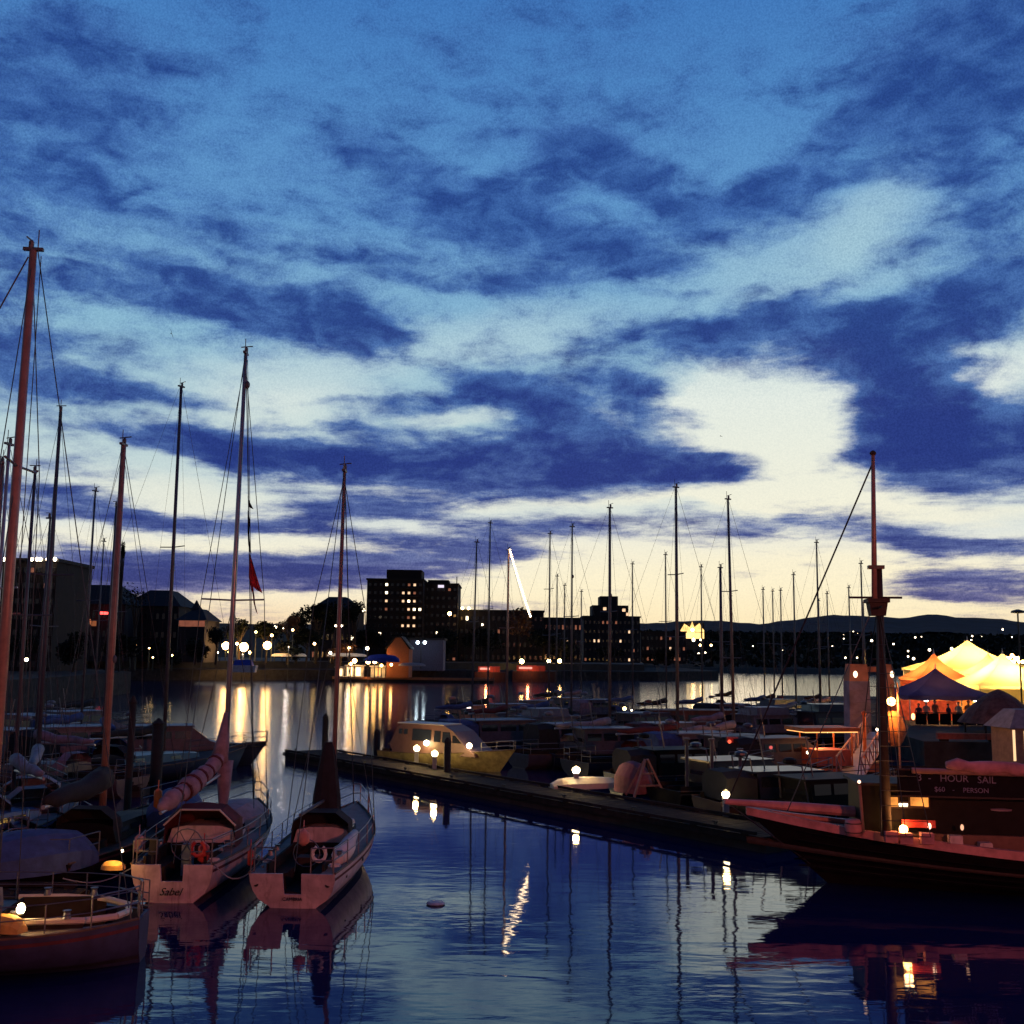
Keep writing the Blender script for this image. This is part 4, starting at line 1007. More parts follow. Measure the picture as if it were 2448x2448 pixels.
cloth('ensign', [(596, 598, 1322), (595, 605, 1340), (594, 611, 1360), (594, 617, 1380), (600, 622, 1398), (616, 627, 1412)], flag_red)
cloth('flag', [(596, 602, 1384), (598, 606, 1400), (603, 609, 1420), (606, 611, 1440), (612, 616, 1462)], flag_red)
# gulls
def gull(lbl, p, s, bank):
    b = MB()
    b.lathe((0, 0, 0), [(.01, -.25), (.06, -.12), (.075, .02), (.05, .16), (.03, .24), (.005, .29)], 8)
    for i in range(len(b.v)): x, y, z = b.v[i]; b.v[i] = (x, z, y)
    for sg in (-1, 1):
        b.rings([[(sg * .04, -.08, .02), (sg * .04, .08, .03)], [(sg * .32, -.09, .14), (sg * .3, .07, .15)], [(sg * .62, -.16, .08), (sg * .6, -.03, .09)], [(sg * .82, -.2, 0), (sg * .8, -.17, 0)]])
    b.rings([[(-.05, -.4, 0), (.05, -.4, 0)], [(-.03, -.2, .02), (.03, -.2, .02)]])
    o = b.build('gull', mat('gull_feathers', (.12, .12, .14), .8), None); o.location = p; o.scale = (s,) * 3; o.rotation_euler = (R(8), bank, R(50))
    tag(o, lbl, 'gull')
gull('lone gull gliding high over the left masts, wings tilted upright', PX(409, 797, 60), .33, R(68))
gull('tiny distant gull in the bright gap in the clouds on the right', PX(1723, 1043, 110), .35, R(15))
fl2 = MB(); fl2.lathe((0, 0, 0), [(.02, -.02), (.22, 0), (.26, .03), (.2, .07), (.02, .09)], 9)
o = fl2.build('mooring_buoy', mat('buoy_white', (.3, .38, .45), .5)); o.location = PX(1042, 2143, 29.8); o.location.z = 0; tag(o, 'small pale float on the open water right of the rounded stern', 'buoy')

# ================================================================ middle: long dock, lit cruiser, marina
cr = thing('motor_cruiser', 'pale motor cruiser lit yellow by dock lamps, with big side windows', 'motor cruiser', (-7.0, 66.9, 0), R(-124.5))
# local +Y is the bow: it points right and towards the camera along the dock
cr.scale = (.86, .86, .82)
crL = 9.4
rc = make_hull(cr, crL, 3.1, 1.0, 1.55, mat('cruiser_hull_paint', (.20, .17, .07), .5, var=.4), deck_m, tw=.92, rake=1.2, n=13, cockpit=(.16, 1.1, .6))
hs = MB(); prof = [(1.1, 0), (.8, .5), (1.4, 1.75), (1.9, 1.95), (5.4, 1.95), (6.2, 1.6), (7.3, .55), (8.0, .2), (8.1, 0)]
w = 1.25; vs = [(-w * (1 - .08 * z), y, 1.0 + z) for y, z in prof] + [(w * (1 - .08 * z), y, 1.0 + z) for y, z in prof]; n = len(prof)
hs.add(vs, [tuple(range(n)), tuple(range(n, 2 * n))[::-1]] + [(i, n + i, n + (i + 1) % n, (i + 1) % n) for i in range(n)])
hsb = hs.build('cabin', mat('cruiser_cabin_paint', (.13, .07, .065), .5, var=.15), cr)
def side_win(y0, y1, z0, z1, name='window', m_=glass, y1b=None):
    for sg in (-1, 1):
        a = w * (1 - .08 * (z0 - 1)); b_ = w * (1 - .08 * (z1 - 1)); q = []
        for k in (.004, .03): q += [(sg * (a + k), y0, z0), (sg * (a + k), y1b or y1, z0), (sg * (b_ + k), y1, z1), (sg * (b_ + k), y0, z1)]
        MB().add(q, [(0, 1, 2, 3)[::-sg], (4, 5, 6, 7)[::sg], (0, 1, 5, 4), (1, 2, 6, 5), (2, 3, 7, 6), (3, 0, 4, 7)]).build(name, m_, hsb)
side_win(1.55, 1.85, 2.25, 2.6); side_win(2.0, 2.3, 2.25, 2.6)
side_win(2.75, 4.35, 1.85, 2.65); side_win(4.6, 5.15, 1.85, 2.6); side_win(5.3, 5.9, 1.85, 2.55, y1b=6.1); side_win(6.15, 6.35, 1.85, 2.35, y1b=6.9)
MB().box(-1.0, 1.0, 1.3, 5.3, 2.965, 3.03).build('roof', cream_gel, cr)
MB().tube([(-.9, 1.9, 3.0), (-.9, 1.9, 3.35), (-.9, 5.2, 3.35), (-.9, 5.2, 3.0)], .02, 5).build('roof_rail', steel, cr)
pushpit(cr, rc, nm='bow_rail', fwd=True)
gl = MB().ball((0, 0, 0), .19, 10, 6).mesh('deck_lamp', lamp_near)
for p in ((1.38, 4.15, 1.75), (1.25, 7.6, 1.75)): link('deck_lamp', gl, cr, loc=p)
for p_, e_ in (((1.75, 4.15, 1.7), 45), ((1.6, 7.7, 1.8), 25)):
    ld = bpy.data.lights.new('deck_bulb', 'POINT'); ld.energy = e_; ld.color = (1.0, .68, .2); ld.shadow_soft_size = .14
    lo = bpy.data.objects.new('deck_bulb', ld); COL.objects.link(lo); lo.parent = cr; lo.location = p_
b = tarp('small dinghy pulled up beside the lamp on the long dock', PX(1400, 1885, 51.5), 3.4, 1.3, .5, cream_gel, R(-70), 'dinghy'); b.location.z = .5
b = tarp('pink tarpaulin heap on the dock beside the A-frame stand', PX(1512, 1876, 50.2), 2.0, 1.4, 1.35, mat('pink_tarp', (.22, .08, .10), .85, var=.4, scale=1.5, bump=.02), R(30), 'tarpaulin', 'tarpaulin'); b.location.z = .5
af = thing('a_frame_stand', 'reddish wooden A-frame stand on the dock right of the pink heap', 'stand', PX(1546, 1905, 48.8), R(20))
af.location.z = .5
for sg in (-1, 1):
    MB().beam((sg * .75, -.3, 0), (sg * .06, 0, 1.55), .10, .08).build('leg', spruce, af); 
    MB().beam((sg * .75, .5, 0), (sg * .06, .06, 1.55), .10, .08).build('leg', spruce, af)
for z in (.45, .95): MB().beam((-.75 + .45 * z, -.3 + .2 * z, z), (.75 - .45 * z, -.3 + .2 * z, z), .07, .07).build('crossbar', spruce, af)

def mb(label, x, D, rz, L=8, **kw):
    p = PX(x, 1700, D); a = hdg(rz); c = L * .5
    return motorboat(label, (p.x + math.sin(a) * c, D - math.cos(a) * c, 0), a, L, L * .34, **kw)
mid = 'boats berthed in the middle of the marina'
mb('small cabin boat with a white light in its wheelhouse right behind the cruiser roof', 1140, 92, 60, 7, mh=cream_gel, mc=mat('worn_red_cabin', (.36, .16, .11), .6), group=mid)
lw = MB().ball((0, 0, 0), .16, 8, 5).build('working_light', emat('work_light_glow', (1, .82, .7), 9), None); lw.location = PX(1121, 1694, 88); tag(lw, 'white working light on the wheelhouse behind the lit cruiser', 'lamp')
rows = [
 ('long blue-covered motor yacht moored right of the lit cruiser', 1230, 74, 66, 10.5, dict(mh=navy_hull, mc=grey_gel, canvas=canvas_blue, hh=1.3)),
 ('white motorboat behind the navy yacht right of the cruiser', 1240, 96, 70, 8, dict(mh=white_gel)),
 ('grey motorboat with a flying bridge in the centre of the marina', 1330, 78, 55, 9, dict(mh=grey_gel, fly=True)),
 ('dark blue motorboat with cover just right of the centre lamp post', 1395, 70, 62, 8, dict(mh=blue_hull, canvas=canvas_black)),
 ('navy motorboat behind the pink heap on the dock', 1480, 66, 75, 8.5, dict(mh=navy_hull, mc=grey_gel)),
 ('cream motorboat in the far row below the lone lamp reflection', 1450, 108, 60, 8, dict(mh=cream_gel, canvas=canvas_lilac)),
 ('black motorboat with grey cabin in the second marina row', 1560, 84, 60, 9, dict(mh=black_hull, mc=grey_gel)),
 ('brown-topped motorboat with long cabin under the tallest central mast', 1690, 86, 80, 11, dict(mh=dark_wood, mc=mat('brown_cabin', (.16, .07, .05), .7), house=(.1, .8), hh=1.5)),
 ('white motorboat with maroon cover near the middle of the marina', 1620, 72, 58, 8, dict(mh=white_gel, canvas=canvas_red)),
 ('navy motorboat tied at the short dock right of centre', 1700, 63, 68, 8.5, dict(mh=navy_hull, canvas=canvas_blue)),
 ('grey motorboat at the short dock, second one from its left', 1790, 61, 64, 8, dict(mh=grey_gel, mc=grey_gel)),
 ('dark motorboat at the short dock beside the orange-lit ferry', 1880, 60, 66, 8, dict(mh=black_hull, mc=grey_gel, canvas=canvas_black)),
 ('white flybridge boat in the second row right of the schooner stay', 1850, 84, 62, 10, dict(mh=white_gel, fly=True)),
 ('black fishing boat with high cabin below the bright water on the right', 1985, 82, 70, 10, dict(mh=black_hull, mc=navy_hull, fly=True, house=(.3, .75), hh=1.7)),
 ('grey motorboat in the far row right of the tallest central mast', 1760, 102, 66, 8.5, dict(mh=grey_gel, canvas=canvas_black)),
 ('navy motorboat in the far row beneath the schooner stay', 1880, 100, 60, 9, dict(mh=navy_hull, mc=grey_gel, fly=True)),
 ('cream motorboat in the far row next to the pale gangway tower', 2000, 98, 62, 8.5, dict(mh=cream_gel, mc=grey_gel)),
 ('white motorboat in the far row near the left end of the marina', 1300, 104, 64, 7.5, dict(mh=white_gel)),
 ('small grey motorboat in the far row, third from the left', 1375, 112, 58, 7, dict(mh=grey_gel)),
 ('dark motorboat moored close behind the slim pale posts', 1650, 55, 70, 8, dict(mh=navy_hull, mc=black_hull, canvas=canvas_black, hh=1.1)),
 ('black motorboat between the slim posts and the schooner bow', 1780, 50, 64, 8.5, dict(mh=black_hull, mc=navy_hull, hh=1.1)),
 ('maroon-hulled motorboat with black cover left of the schooner bow', 1900, 46, 72, 8, dict(mh=mat('deep_maroon_hull', (.04, .01, .012), .6), mc=navy_hull, canvas=canvas_black, hh=1.05)),
 ('low dark launch behind the schooner bow', 2010, 44, 66, 8, dict(mh=black_hull, mc=black_hull, hh=1.0)),
]
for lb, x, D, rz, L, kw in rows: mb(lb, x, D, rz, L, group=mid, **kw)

msr = 'bare-masted sailboats in the marina'
sail = [  # masthead x, y, distance, heading, length, keywords, label
 (1134, 1298, 88, 60, 9, dict(mh=white_gel, cover=canvas_blue, lean=.03), 'sailboat with a leaning mast right of the hotel tower'),
 (1172, 1251, 94, 62, 11, dict(mh=navy_hull, cover=canvas_black), 'navy sailboat with a slim mast between the leaning mast and the lit mast'),
 (1315, 1277, 90, 58, 10, dict(mh=white_gel, cover=canvas_blue, spread=(.45, .7)), 'white sailboat right of the string of lights, with blue cover'),
 (1332, 1378, 116, 62, 8, dict(mh=grey_gel, cover=canvas_black), 'short-masted grey sailboat directly right of the blue-covered white one'),
 (1350, 1400, 120, 62, 7.5, dict(mh=cream_gel, cover=canvas_grey), 'shortest mast in front of the low left buildings, grey cover'),
 (1368, 1260, 80, 56, 10, dict(mh=black_hull, cover=canvas_black, gear=.75), 'black sailboat with a radar reflector high on its mast, left of centre'),
 (1390, 1415, 122, 60, 7.5, dict(mh=white_gel, cover=canvas_lilac), 'small white sailboat just left of the stepped apartment block'),
 (1458, 1215, 68, 60, 11, dict(mh=grey_gel, cover=canvas_grey, gear=.62, mast_r=.10), 'sailboat whose dark mast rises in front of the stepped block penthouse'),
 (1512, 1349, 106, 62, 8.5, dict(mh=cream_gel, cover=canvas_blue), 'cream sailboat with a faint slim mast right of the stepped block'),
 (1591, 1327, 100, 58, 9.5, dict(mh=white_gel, cover=canvas_black, spread=(.3, .58)), 'sailboat with double spreaders beside the tallest central mast'),
 (1616, 1166, 64, 60, 12, dict(mh=navy_hull, cover=canvas_red, mast_r=.10, spread=(.42, .66)), 'big navy sailboat with the tallest mast of the central marina'),
 (1676, 1356, 104, 62, 9, dict(mh=white_gel, cover=canvas_blue), 'white sailboat in front of the floodlit sign on the far shore'),
 (1722, 1358, 76, 58, 8, dict(mh=red_hull, cover=canvas_lilac, mast_r=.12), 'red-hulled sailboat with a short thick mast and furled sail'),
 (1748, 1193, 66, 60, 11, dict(mh=black_hull, cover=canvas_grey, mast_r=.09, lean=-.02, spread=(.35, .62)), 'black sailboat with a tall mast leaning slightly right of the floodlit sign'),
 (1747, 1425, 124, 62, 7, dict(mh=grey_gel, cover=canvas_black), 'small grey sailboat hidden behind the leaning tall mast'),
 (1824, 1410, 112, 60, 8, dict(mh=white_gel, cover=canvas_blue), 'white sailboat left of the schooner stay, first of the low masts'),
 (1847, 1414, 116, 60, 8, dict(mh=grey_gel, cover=canvas_black), 'grey sailboat left of the schooner stay, second of the low masts'),
 (1866, 1412, 110, 60, 8, dict(mh=cream_gel, cover=canvas_red), 'cream sailboat with maroon cover, third of the low masts by the stay'),
 (1897, 1375, 96, 58, 9, dict(mh=navy_hull, cover=canvas_blue, spread=(.35, .6)), 'navy sailboat whose mast is crossed low down by the schooner stay'),
 (1952, 1298, 88, 60, 10, dict(mh=white_gel, cover=canvas_grey), 'white sailboat with a faint tall mast right of the schooner stay'),
 (1957, 1437, 118, 60, 7, dict(mh=black_hull, cover=canvas_black), 'small black sailboat in the far row right of the stay'),
 (1977, 1420, 108, 60, 8, dict(mh=white_gel, cover=canvas_lilac), 'white sailboat with lilac cover in the far row right of the stay'),
 (2029, 1406, 104, 60, 8.5, dict(mh=grey_gel, cover=canvas_blue), 'grey sailboat close left of the pale gangway tower'),
 (2058, 1348, 90, 62, 9.5, dict(mh=navy_hull, cover=canvas_black), 'navy sailboat right behind the pale gangway tower'),
 (2064, 1440, 122, 62, 7, dict(mh=cream_gel, cover=canvas_grey), 'little cream sailboat farthest right in the far row'),
]
for xt, yt, D, rz, L, kw, lb in sail:
    kw = dict(kw); kw.setdefault('mast_r', .075); kw.setdefault('mast_m', alum_dark)
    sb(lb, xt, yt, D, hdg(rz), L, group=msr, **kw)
# the one with the string of lights
p3 = PX(1216, 1316, 83)
t3, _ = sailboat('white sailboat dressed with a bright string of lights from its orange-lit masthead', (p3.x + math.sin(hdg(50)) * 5.8, 83 - math.cos(hdg(50)) * 5.8, 0), hdg(50), 10, 3, p3.z, white_gel, deck_m, canvas_red, 1, mast_m=spruce, mast_r=.09, group=msr)
sl_ = thing('string_lights', 'string of glowing bulbs sloping down from the orange-lit masthead', 'string lights', p3, 0)
A_ = PX(1219, 1312, 83) - p3; Bq = PX(1268, 1470, 80) - p3
MB().tube([A_, (A_ + Bq) / 2 + Vector((0, 0, -.1)), Bq], .02, 4).build('cable', wire, sl_)
bulb = MB().ball((0, 0, 0), .075, 8, 5).mesh('bulb', emat('string_bulb_glow', (1.0, .70, .40), 14))
for k in range(30):
    f = k / 29; q = A_.lerp(Bq, f) + Vector((0, 0, -.1 * math.sin(math.pi * f) - .09)); link('bulb', bulb, sl_, loc=q)
# small lights aboard marina boats
for lb, x, y, D, r_, g_ in [
    ('cream lantern on the far row seen just left of the schooner stay reflections', 1493, 1694, 92, .14, lamp_mid), ('tiny white anchor light right of the cream lantern', 1510, 1698, 92, .07, lamp_far_w),
    ('tiny white cabin light on the dark boats right of the cruiser', 1367, 1767, 69, .06, lamp_far_w), ('tiny white deck light beside the other one right of the cruiser', 1407, 1755, 71, .07, lamp_far_w),
    ('small white deck lamp left of the orange-lit ferry', 1931, 1799, 56, .07, lamp_far_w), ('white lamp at the canopy end of the orange-lit ferry', 1978, 1748, 59, .09, lamp_far_w),
    ('white lamp at the foot of the pale gangway tower', 2096, 1744, 62, .08, lamp_far_w), ('red cabin light glowing in the middle of the marina', 1744, 1773, 58.0, .10, emat('red_cabin_glow', (1, .12, .06), 1.6)),
    ('pink stern light right of the red cabin light', 1843, 1787, 55, .09, emat('pink_light_glow', (1, .16, .14), .8))]:
    o = MB().ball((0, 0, 0), r_, 8, 5).build('boat_light', g_); o.location = PX(x, y, D); tag(o, lb, 'lamp')
red_box = MB().box(-.28, .28, -.2, .2, -.14, .14).build('storage_box', red_pl); red_box.location = PX(1750, 1768, 58.3); tag(red_box, 'red box beside the red cabin light in the marina', 'box')
# orange-lit harbour ferry
fr = thing('harbour_ferry', 'little harbour ferry lit orange with flat canopy and tall stern post', 'ferry', PX(1968, 1800, 58), hdg(76))
fr.location.z = 0
fr.location.x -= 2.3
rf_ = make_hull(fr, 5.6, 2.3, .95, 1.15, mat('ferry_orange', (.55, .16, .06), .5), deck_m, tw=.85, n=11, cockpit=(.5, .8, .4))
fw = MB(); fw.box(-.85, .85, 1.7, 3.7, 1.0, 1.8, top=.95); fw.build('wheelhouse', mat('ferry_red', (.40, .09, .05), .6), fr)
for y in (1.7, 3.7):
    for sg in (-1, 1): MB().tube([(sg * .9, y, 1.0), (sg * .9, y, 2.75)], .04, 6).build('canopy_post', orange_pl, fr)
MB().box(-1.05, 1.05, .9, 4.1, 2.75, 2.95).build('canopy', orange_pl, fr)
MB().box(-1.0, 1.0, 1.0, 4.0, 2.70, 2.745).build('canopy_light', emat('canopy_strip_glow', (1, .42, .12), 2.2), fr)
MB().tube([(0, 5.0, 1.0), (0, 5.0, 3.55)], [.10, .08], 8).build('stern_post', orange_pl, fr)
MB().ball((0, 5.0, 3.64), .14, 8, 6).build('post_knob', orange_pl, fr)
lg = bpy.data.lights.new('ferry_bulb', 'POINT'); lg.energy = 170; lg.color = (1, .30, .08); lg.shadow_soft_size = .2
lo = bpy.data.objects.new('ferry_bulb', lg); COL.objects.link(lo); lo.parent = fr; lo.location = (-1.9, 3.4, 2.4)

# ================================================================ schooner, right
sch_yaw = math.atan2(-20.0, -1.0)
bow = Vector((8.9, 33.3)); stern = Vector((30.5, 30.6))
dv = (bow - stern); SL = dv.length; rzs = math.atan2(dv.y, dv.x) - math.pi / 2
sc_ = thing('schooner', 'black wooden schooner with pink rail, bowsprit and tall topmast on the right', 'schooner', (stern.x, stern.y, 0), rzs)
sch_inv = Matrix.Rotation(-rzs, 4, 'Z') @ Matrix.Translation((-stern.x, -stern.y, 0))
def S(v): return sch_inv @ Vector(v)
SHEER[0] = 5.5
rss = make_hull(sc_, SL, 5.0, 1.16, 1.98, black_hull, teak, tw=.6, rake=2.3, srake=.6, n=21)
SHEER[0] = 1.7
ra = MB(); pink = mat('rail_paint', (.46, .20, .20), .6, var=.3, scale=2.5, bump=.004)
for sg in (-1, 1):
    rows_ = []
    for r_ in rss:
        x, y, z = abs(r_[0][0]), r_[0][1], r_[0][2]
        rows_.append([(sg * (x - .16), y, z + .02), (sg * (x - .16), y, z + .13), (sg * (x + .08), y, z + .13), (sg * (x + .08), y, z - .10), (sg * (x + .01), y, z - .10)])
    ra.rings(rows_, closed=True, caps=True)
ra.build('cap_rail', pink, sc_)
wl = MB()
for sg in (-1, 1): wl.rings([[(sg * (abs(r_[0][0]) * .995 + .012), r_[0][1], r_[0][2] * .62), (sg * (abs(r_[0][0]) * .985 + .03), r_[0][1], r_[0][2] * .58), (sg * (abs(r_[0][0]) * .975 + .012), r_[0][1], r_[0][2] * .54)] for r_ in rss])
wl.build('rubbing_strake', dark_wood, sc_)
for f_ in (.86, .72, .44, .32):
    pk = MB()
    for sg in (-1, 1): pk.rings([[(sg * (abs(r_[0][0]) * (.955 + .045 * f_) + .004), r_[0][1] , r_[0][2] * (f_ + .012)), (sg * (abs(r_[0][0]) * (.955 + .045 * f_) + .018), r_[0][1], r_[0][2] * f_), (sg * (abs(r_[0][0]) * (.955 + .045 * f_) + .004), r_[0][1], r_[0][2] * (f_ - .012))] for r_ in rss[:-1]])
    pk.build('hull_plank_edge', black_hull, sc_, kind='stuff')
bt = MB(); bt.tube([(0, SL - 3.0, 1.95), (0, SL + .2, 2.12), S((6.35, 33.1, 2.30))], [.17, .15, .08], 9); bt.build('bowsprit', pink, sc_)
MB().tube([S((6.5, 33.1, 2.2)), (0, SL - .3, .3)], .02, 5).build('bobstay', wire, sc_)
# foremast: lower mast, doubled topmast, crosstrees
lm_top = PX(2100, 1352, 31.5); fb_ = Vector((lm_top.x + .02, 31.6, 1.6))
tm_top = PX(2087, 1088, 31.5)
MB().tube([S(fb_), S(lm_top)], [.155, .10], 12).build('foremast', dark_wood, sc_, smooth=True)
tb = PX(2091, 1455, 31.35)
MB().tube([S(tb), S(tm_top)], [.085, .055], 10).build('topmast', spruce, sc_, smooth=True)
xt = MB(); c = S(PX(2096, 1437, 31.4))
xt.box(c.x - .34, c.x + .34, c.y - .3, c.y + .3, c.z - .05, c.z + .06); xt.box(c.x - .22, c.x + .22, c.y - .2, c.y + .2, c.z - .42, c.z - .053, top=1.25)
xt.tube([(c.x, c.y - .7, c.z + .1), (c.x, c.y + .75, c.z + .1)], .035, 6); xt.tube([(c.x - .8, c.y, c.z - .2), (c.x + .8, c.y, c.z - .2)], .03, 6)
xt.build('crosstrees', dark_wood, sc_)
cp = MB(); cpos = S(PX(2094, 1356, 31.4)); cp.box(cpos.x - .12, cpos.x + .12, cpos.y - .22, cpos.y + .22, cpos.z - .05, cpos.z + .05); cp.build('mast_cap', iron, sc_)
MB().lathe(S(tm_top), [(.07, 0), (.10, .05), (.08, .10), (.02, .14)], 8).build('truck', dark_wood, sc_)
MB().tube([S(tm_top) + Vector((0, 0, -.2)), S((6.45, 33.1, 2.3))], .026, 6).build('topmast_stay', mat('tarred_rope', (.012, .012, .02), .9), sc_)
MB().tube([S(PX(2096, 1430, 31.4)), S((8.1, 32.7, 2.1))], .016, 5).build('forestay', wire, sc_)
for sg in (-1, 1):
    for k in (-.5, 0, .5):
        MB().tube([S(PX(2098, 1440, 31.4)), (sg * 2.1, S(fb_).y - .4 + k * 1.3, 1.7)], .014, 4).build('shroud', wire, sc_)
    rt = MB(); topp = S(PX(2098, 1440, 31.4))
    for i in range(14):
        f = i / 16; y_ = S(fb_).y - .4
        a = Vector((sg * 2.1, y_ - .65, 1.7)).lerp(topp, f); b_ = Vector((sg * 2.1, y_ + .65, 1.7)).lerp(topp, f); rt.tube([a, b_], .010, 4)
    rt.build('ratline', wire, sc_)
# mainmast outside the frame carries the fore boom's end
MB().tube([(0, SL * .38, 1.6), (0, SL * .38, 13.5)], [.2, .14], 10).build('mainmast', dark_wood, sc_, smooth=True)
# foresail boom with faded pink cover
bz0 = PX(2262, 1838, 31.2); bz1 = PX(2600, 1855, 30.6)
pc = mat('faded_sail_cover', (.40, .19, .22), .9, var=.4, scale=2.0, bump=.02)
MB().tube([S(PX(2180, 1842, 31.4)), S(bz1)], .08, 8).build('fore_boom', spruce, sc_)
cv = MB(); pts = [S(bz0.lerp(bz1, i / 12.0)) + Vector((0, 0, .10 + .03 * math.sin(i * 1.7))) for i in range(13)]
cv.tube(pts, [.10] + [.17 + .03 * math.sin(i * 2.4) for i in range(1, 13)], 10).build('sail_cover', pc, sc_, smooth=True)
# deckhouse with lit windows
dh = S(PX(2170, 1960, 31.2)); y_c = dh.y
de_ = MB(); de_.box(-1.0, 1.0, y_c - 4.4, y_c + 1.1, 1.5, 2.92); dho = de_.build('deckhouse', black_hull, sc_)
MB().box(-1.12, 1.12, y_c - 4.5, y_c + 1.22, 2.923, 3.0).build('deckhouse_roof', dark_wood, sc_)
# the near side of the deckhouse is local -X or +X depending on heading
side = 1 if S((15, 20, 0)).x > 0 else -1
def face(x, y, xx):                   # sight line met with the deckhouse's near side
    p0, p1 = S(PX(x, y, 28)), S(PX(x, y, 34)); return p0.lerp(p1, (xx - p0.x) / (p1.x - p0.x))
def dwin(x0, x1, y0, y1, m_):
    xx = side * 1.0
    a = face(x0, y1, xx + side * .06); b_ = face(x1, y0, xx + side * .06)
    MB().box(min(xx, xx + side * .05), max(xx, xx + side * .05), min(a.y, b_.y) - .05, max(a.y, b_.y) + .05, a.z - .05, b_.z + .05).build('window_frame', dark_wood, dho)
    MB().box(min(xx + side * .053, xx + side * .07), max(xx + side * .053, xx + side * .07), min(a.y, b_.y), max(a.y, b_.y), a.z, b_.z).build('window', m_, dho)
dwin(2122, 2146, 1906, 1928, win_orange); dwin(2177, 2219, 1906, 1928, win_orange)
dwin(2149, 2170, 1921, 1928, win_bright)
# banner board
sg_ = thing('sign_board', 'black sail-trip sign board with pale lettering hanging under the pink boom', 'sign', PX(2310, 1880, 31.3), math.atan2(-2.5, 21.5))
MB().box(-1.85, 1.72, 0, .05, -.30, .42).build('board', sign_bl, sg_)
frm = MB(); frm.box(-1.9, 1.77, -.02, .0, .40, .45); frm.box(-1.9, 1.77, -.02, .0, -.33, -.28); frm.build('board_frame', dark_wood, sg_)
sr = (R(90), 0, 0)
sgi = sg_.rotation_euler.z
for tx, sz, lx_, lz_ in (('3', .27, -1.25, .21), ('-', .27, -.98, .21), ('HOUR', .27, -.32, .20), ('SAIL', .27, .55, .18), ('$60', .19, -.72, -.10), ('-', .19, -.35, -.10), ('PERSON', .19, .25, -.11)):
    text_mesh('lettering', tx, sz, paper, sg_, (lx_, -.012, lz_), sr)
# lamp and deck clutter
lt = thing('deck_lantern', 'glowing orange lantern on the schooner deck below the lit windows', 'lantern', PX(2160, 1985, 31.5), 0)
MB().lathe((0, 0, -.18), [(.12, 0), (.12, .04), (.03, .06), (.03, .09)], 8).build('base', iron, lt)
MB().ball((0, 0, .03), .12, 10, 7).build('globe', emat('lantern_glow', (1, .52, .14), 26), lt)
ld = bpy.data.lights.new('lantern_bulb', 'POINT'); ld.energy = 26; ld.color = (1, .35, .10); ld.shadow_soft_size = .12
lo = bpy.data.objects.new('lantern_bulb', ld); COL.objects.link(lo); lo.parent = lt; lo.location = (0, -.05, .35)
def barrel(lbl, p, r, h, m_, cat='barrel', name='barrel'):
    t = thing(name, lbl, cat, p); MB().lathe((0, 0, 0), [(r * .85, 0), (r, h * .35), (r, h * .65), (r * .85, h)], 12).build('body', m_, t, smooth=True)
    for z in (.2, .75): MB().lathe((0, 0, h * z), [(r * 1.0, 0), (r * 1.0, .03)], 12).build('hoop', iron, t)
    return t
def deckp(x, y, D=31.4): return PX(x, y, D)
barrel('pink-lit round barrel standing at the schooner rail near the tall post', deckp(2040, 1998, 32.0), .24, .45, pink)
dw = thing('davit_post', 'slim orange-lit post with a small light beside the pink barrel', 'post', deckp(2064, 1990, 32.0))
MB().tube([(0, 0, 0), (-.07, 0, 1.3)], .045, 8).build('post', spruce, dw); MB().ball((-.08, 0, 1.40), .05, 8, 5).build('lamp', emat('post_lamp_glow', (1, .6, .4), 3), dw)
for lb, x, y, m_ in [('pinkish wooden crate left of the glowing lantern on deck', 2130, 2018, pink), ('pinkish wooden crate below the glowing lantern on deck', 2165, 2022, pc), ('narrow reddish crate right of the two crates on deck', 2216, 2022, pc),
                     ('pale seat cushion on the deck box right of the crates', 2284, 2028, white_gel), ('second pale cushion nearer the right edge of the schooner deck', 2355, 2034, white_gel)]:
    cr_ = thing('deck_crate' if 'crate' in lb else 'cushion', lb, 'crate' if 'crate' in lb else 'cushion', deckp(x, y - 6, 31.4), rzs)
    b = MB(); b.box(-.14, .14, -.17, .17, 0, .28 if 'crate' in lb else .13); b.build('body', m_, cr_)
    if 'crate' in lb:
        for z in (.06, .2): MB().box(.143, .155, -.17, .17, z, z + .05).build('slat', m_, cr_)
        for z in (.06, .2): MB().box(-.155, -.143, -.17, .17, z, z + .05).build('slat', m_, cr_)
    else: MB().box(-.13, .13, -.16, .16, .133, .16).build('piping', m_, cr_)
bx = MB(); bx.box(-.35, .35, -2.4, 2.4, 0, .42, top=.97); o = bx.build('deck_box', mat('deck_box_paint', (.13, .06, .045), .7), sc_); o.location = S(deckp(2350, 2030, 31.9)); 
tb_ = thing('deck_table', 'small round table with lilac cloth at the right edge of the schooner deck', 'table', deckp(2390, 1990, 31.9))
MB().lathe((0, 0, 0), [(.22, 0), (.05, .05), (.04, .62)], 10).build('leg', iron, tb_); MB().lathe((0, 0, .623), [(.36, 0), (.38, .05), (.1, .09)], 14).build('tablecloth', canvas_lilac, tb_)
for lb, x, y, g_ in [('bright little cabin light right of the lantern on the schooner', 2222, 1975, 6.0), ('dim pink cabin light nearer the right edge of the schooner', 2300, 1978, 1.2)]:
    o = MB().ball((0, 0, 0), .05, 8, 5, 1.7).build('boat_light', emat('cabin_spot_%d' % int(g_), (1, .5, .3), g_)); o.location = PX(x, y, 31.4); tag(o, lb, 'lamp')
rb = MB(); rb.box(-.05, .05, -.45, .45, 0, .2); o = rb.build('life_raft_case', red_pl); o.location = PX(2196, 1978, 31.6); o.rotation_euler = (0, 0, rzs); tag(o, 'long red box between the lantern and the bright cabin light', 'box')
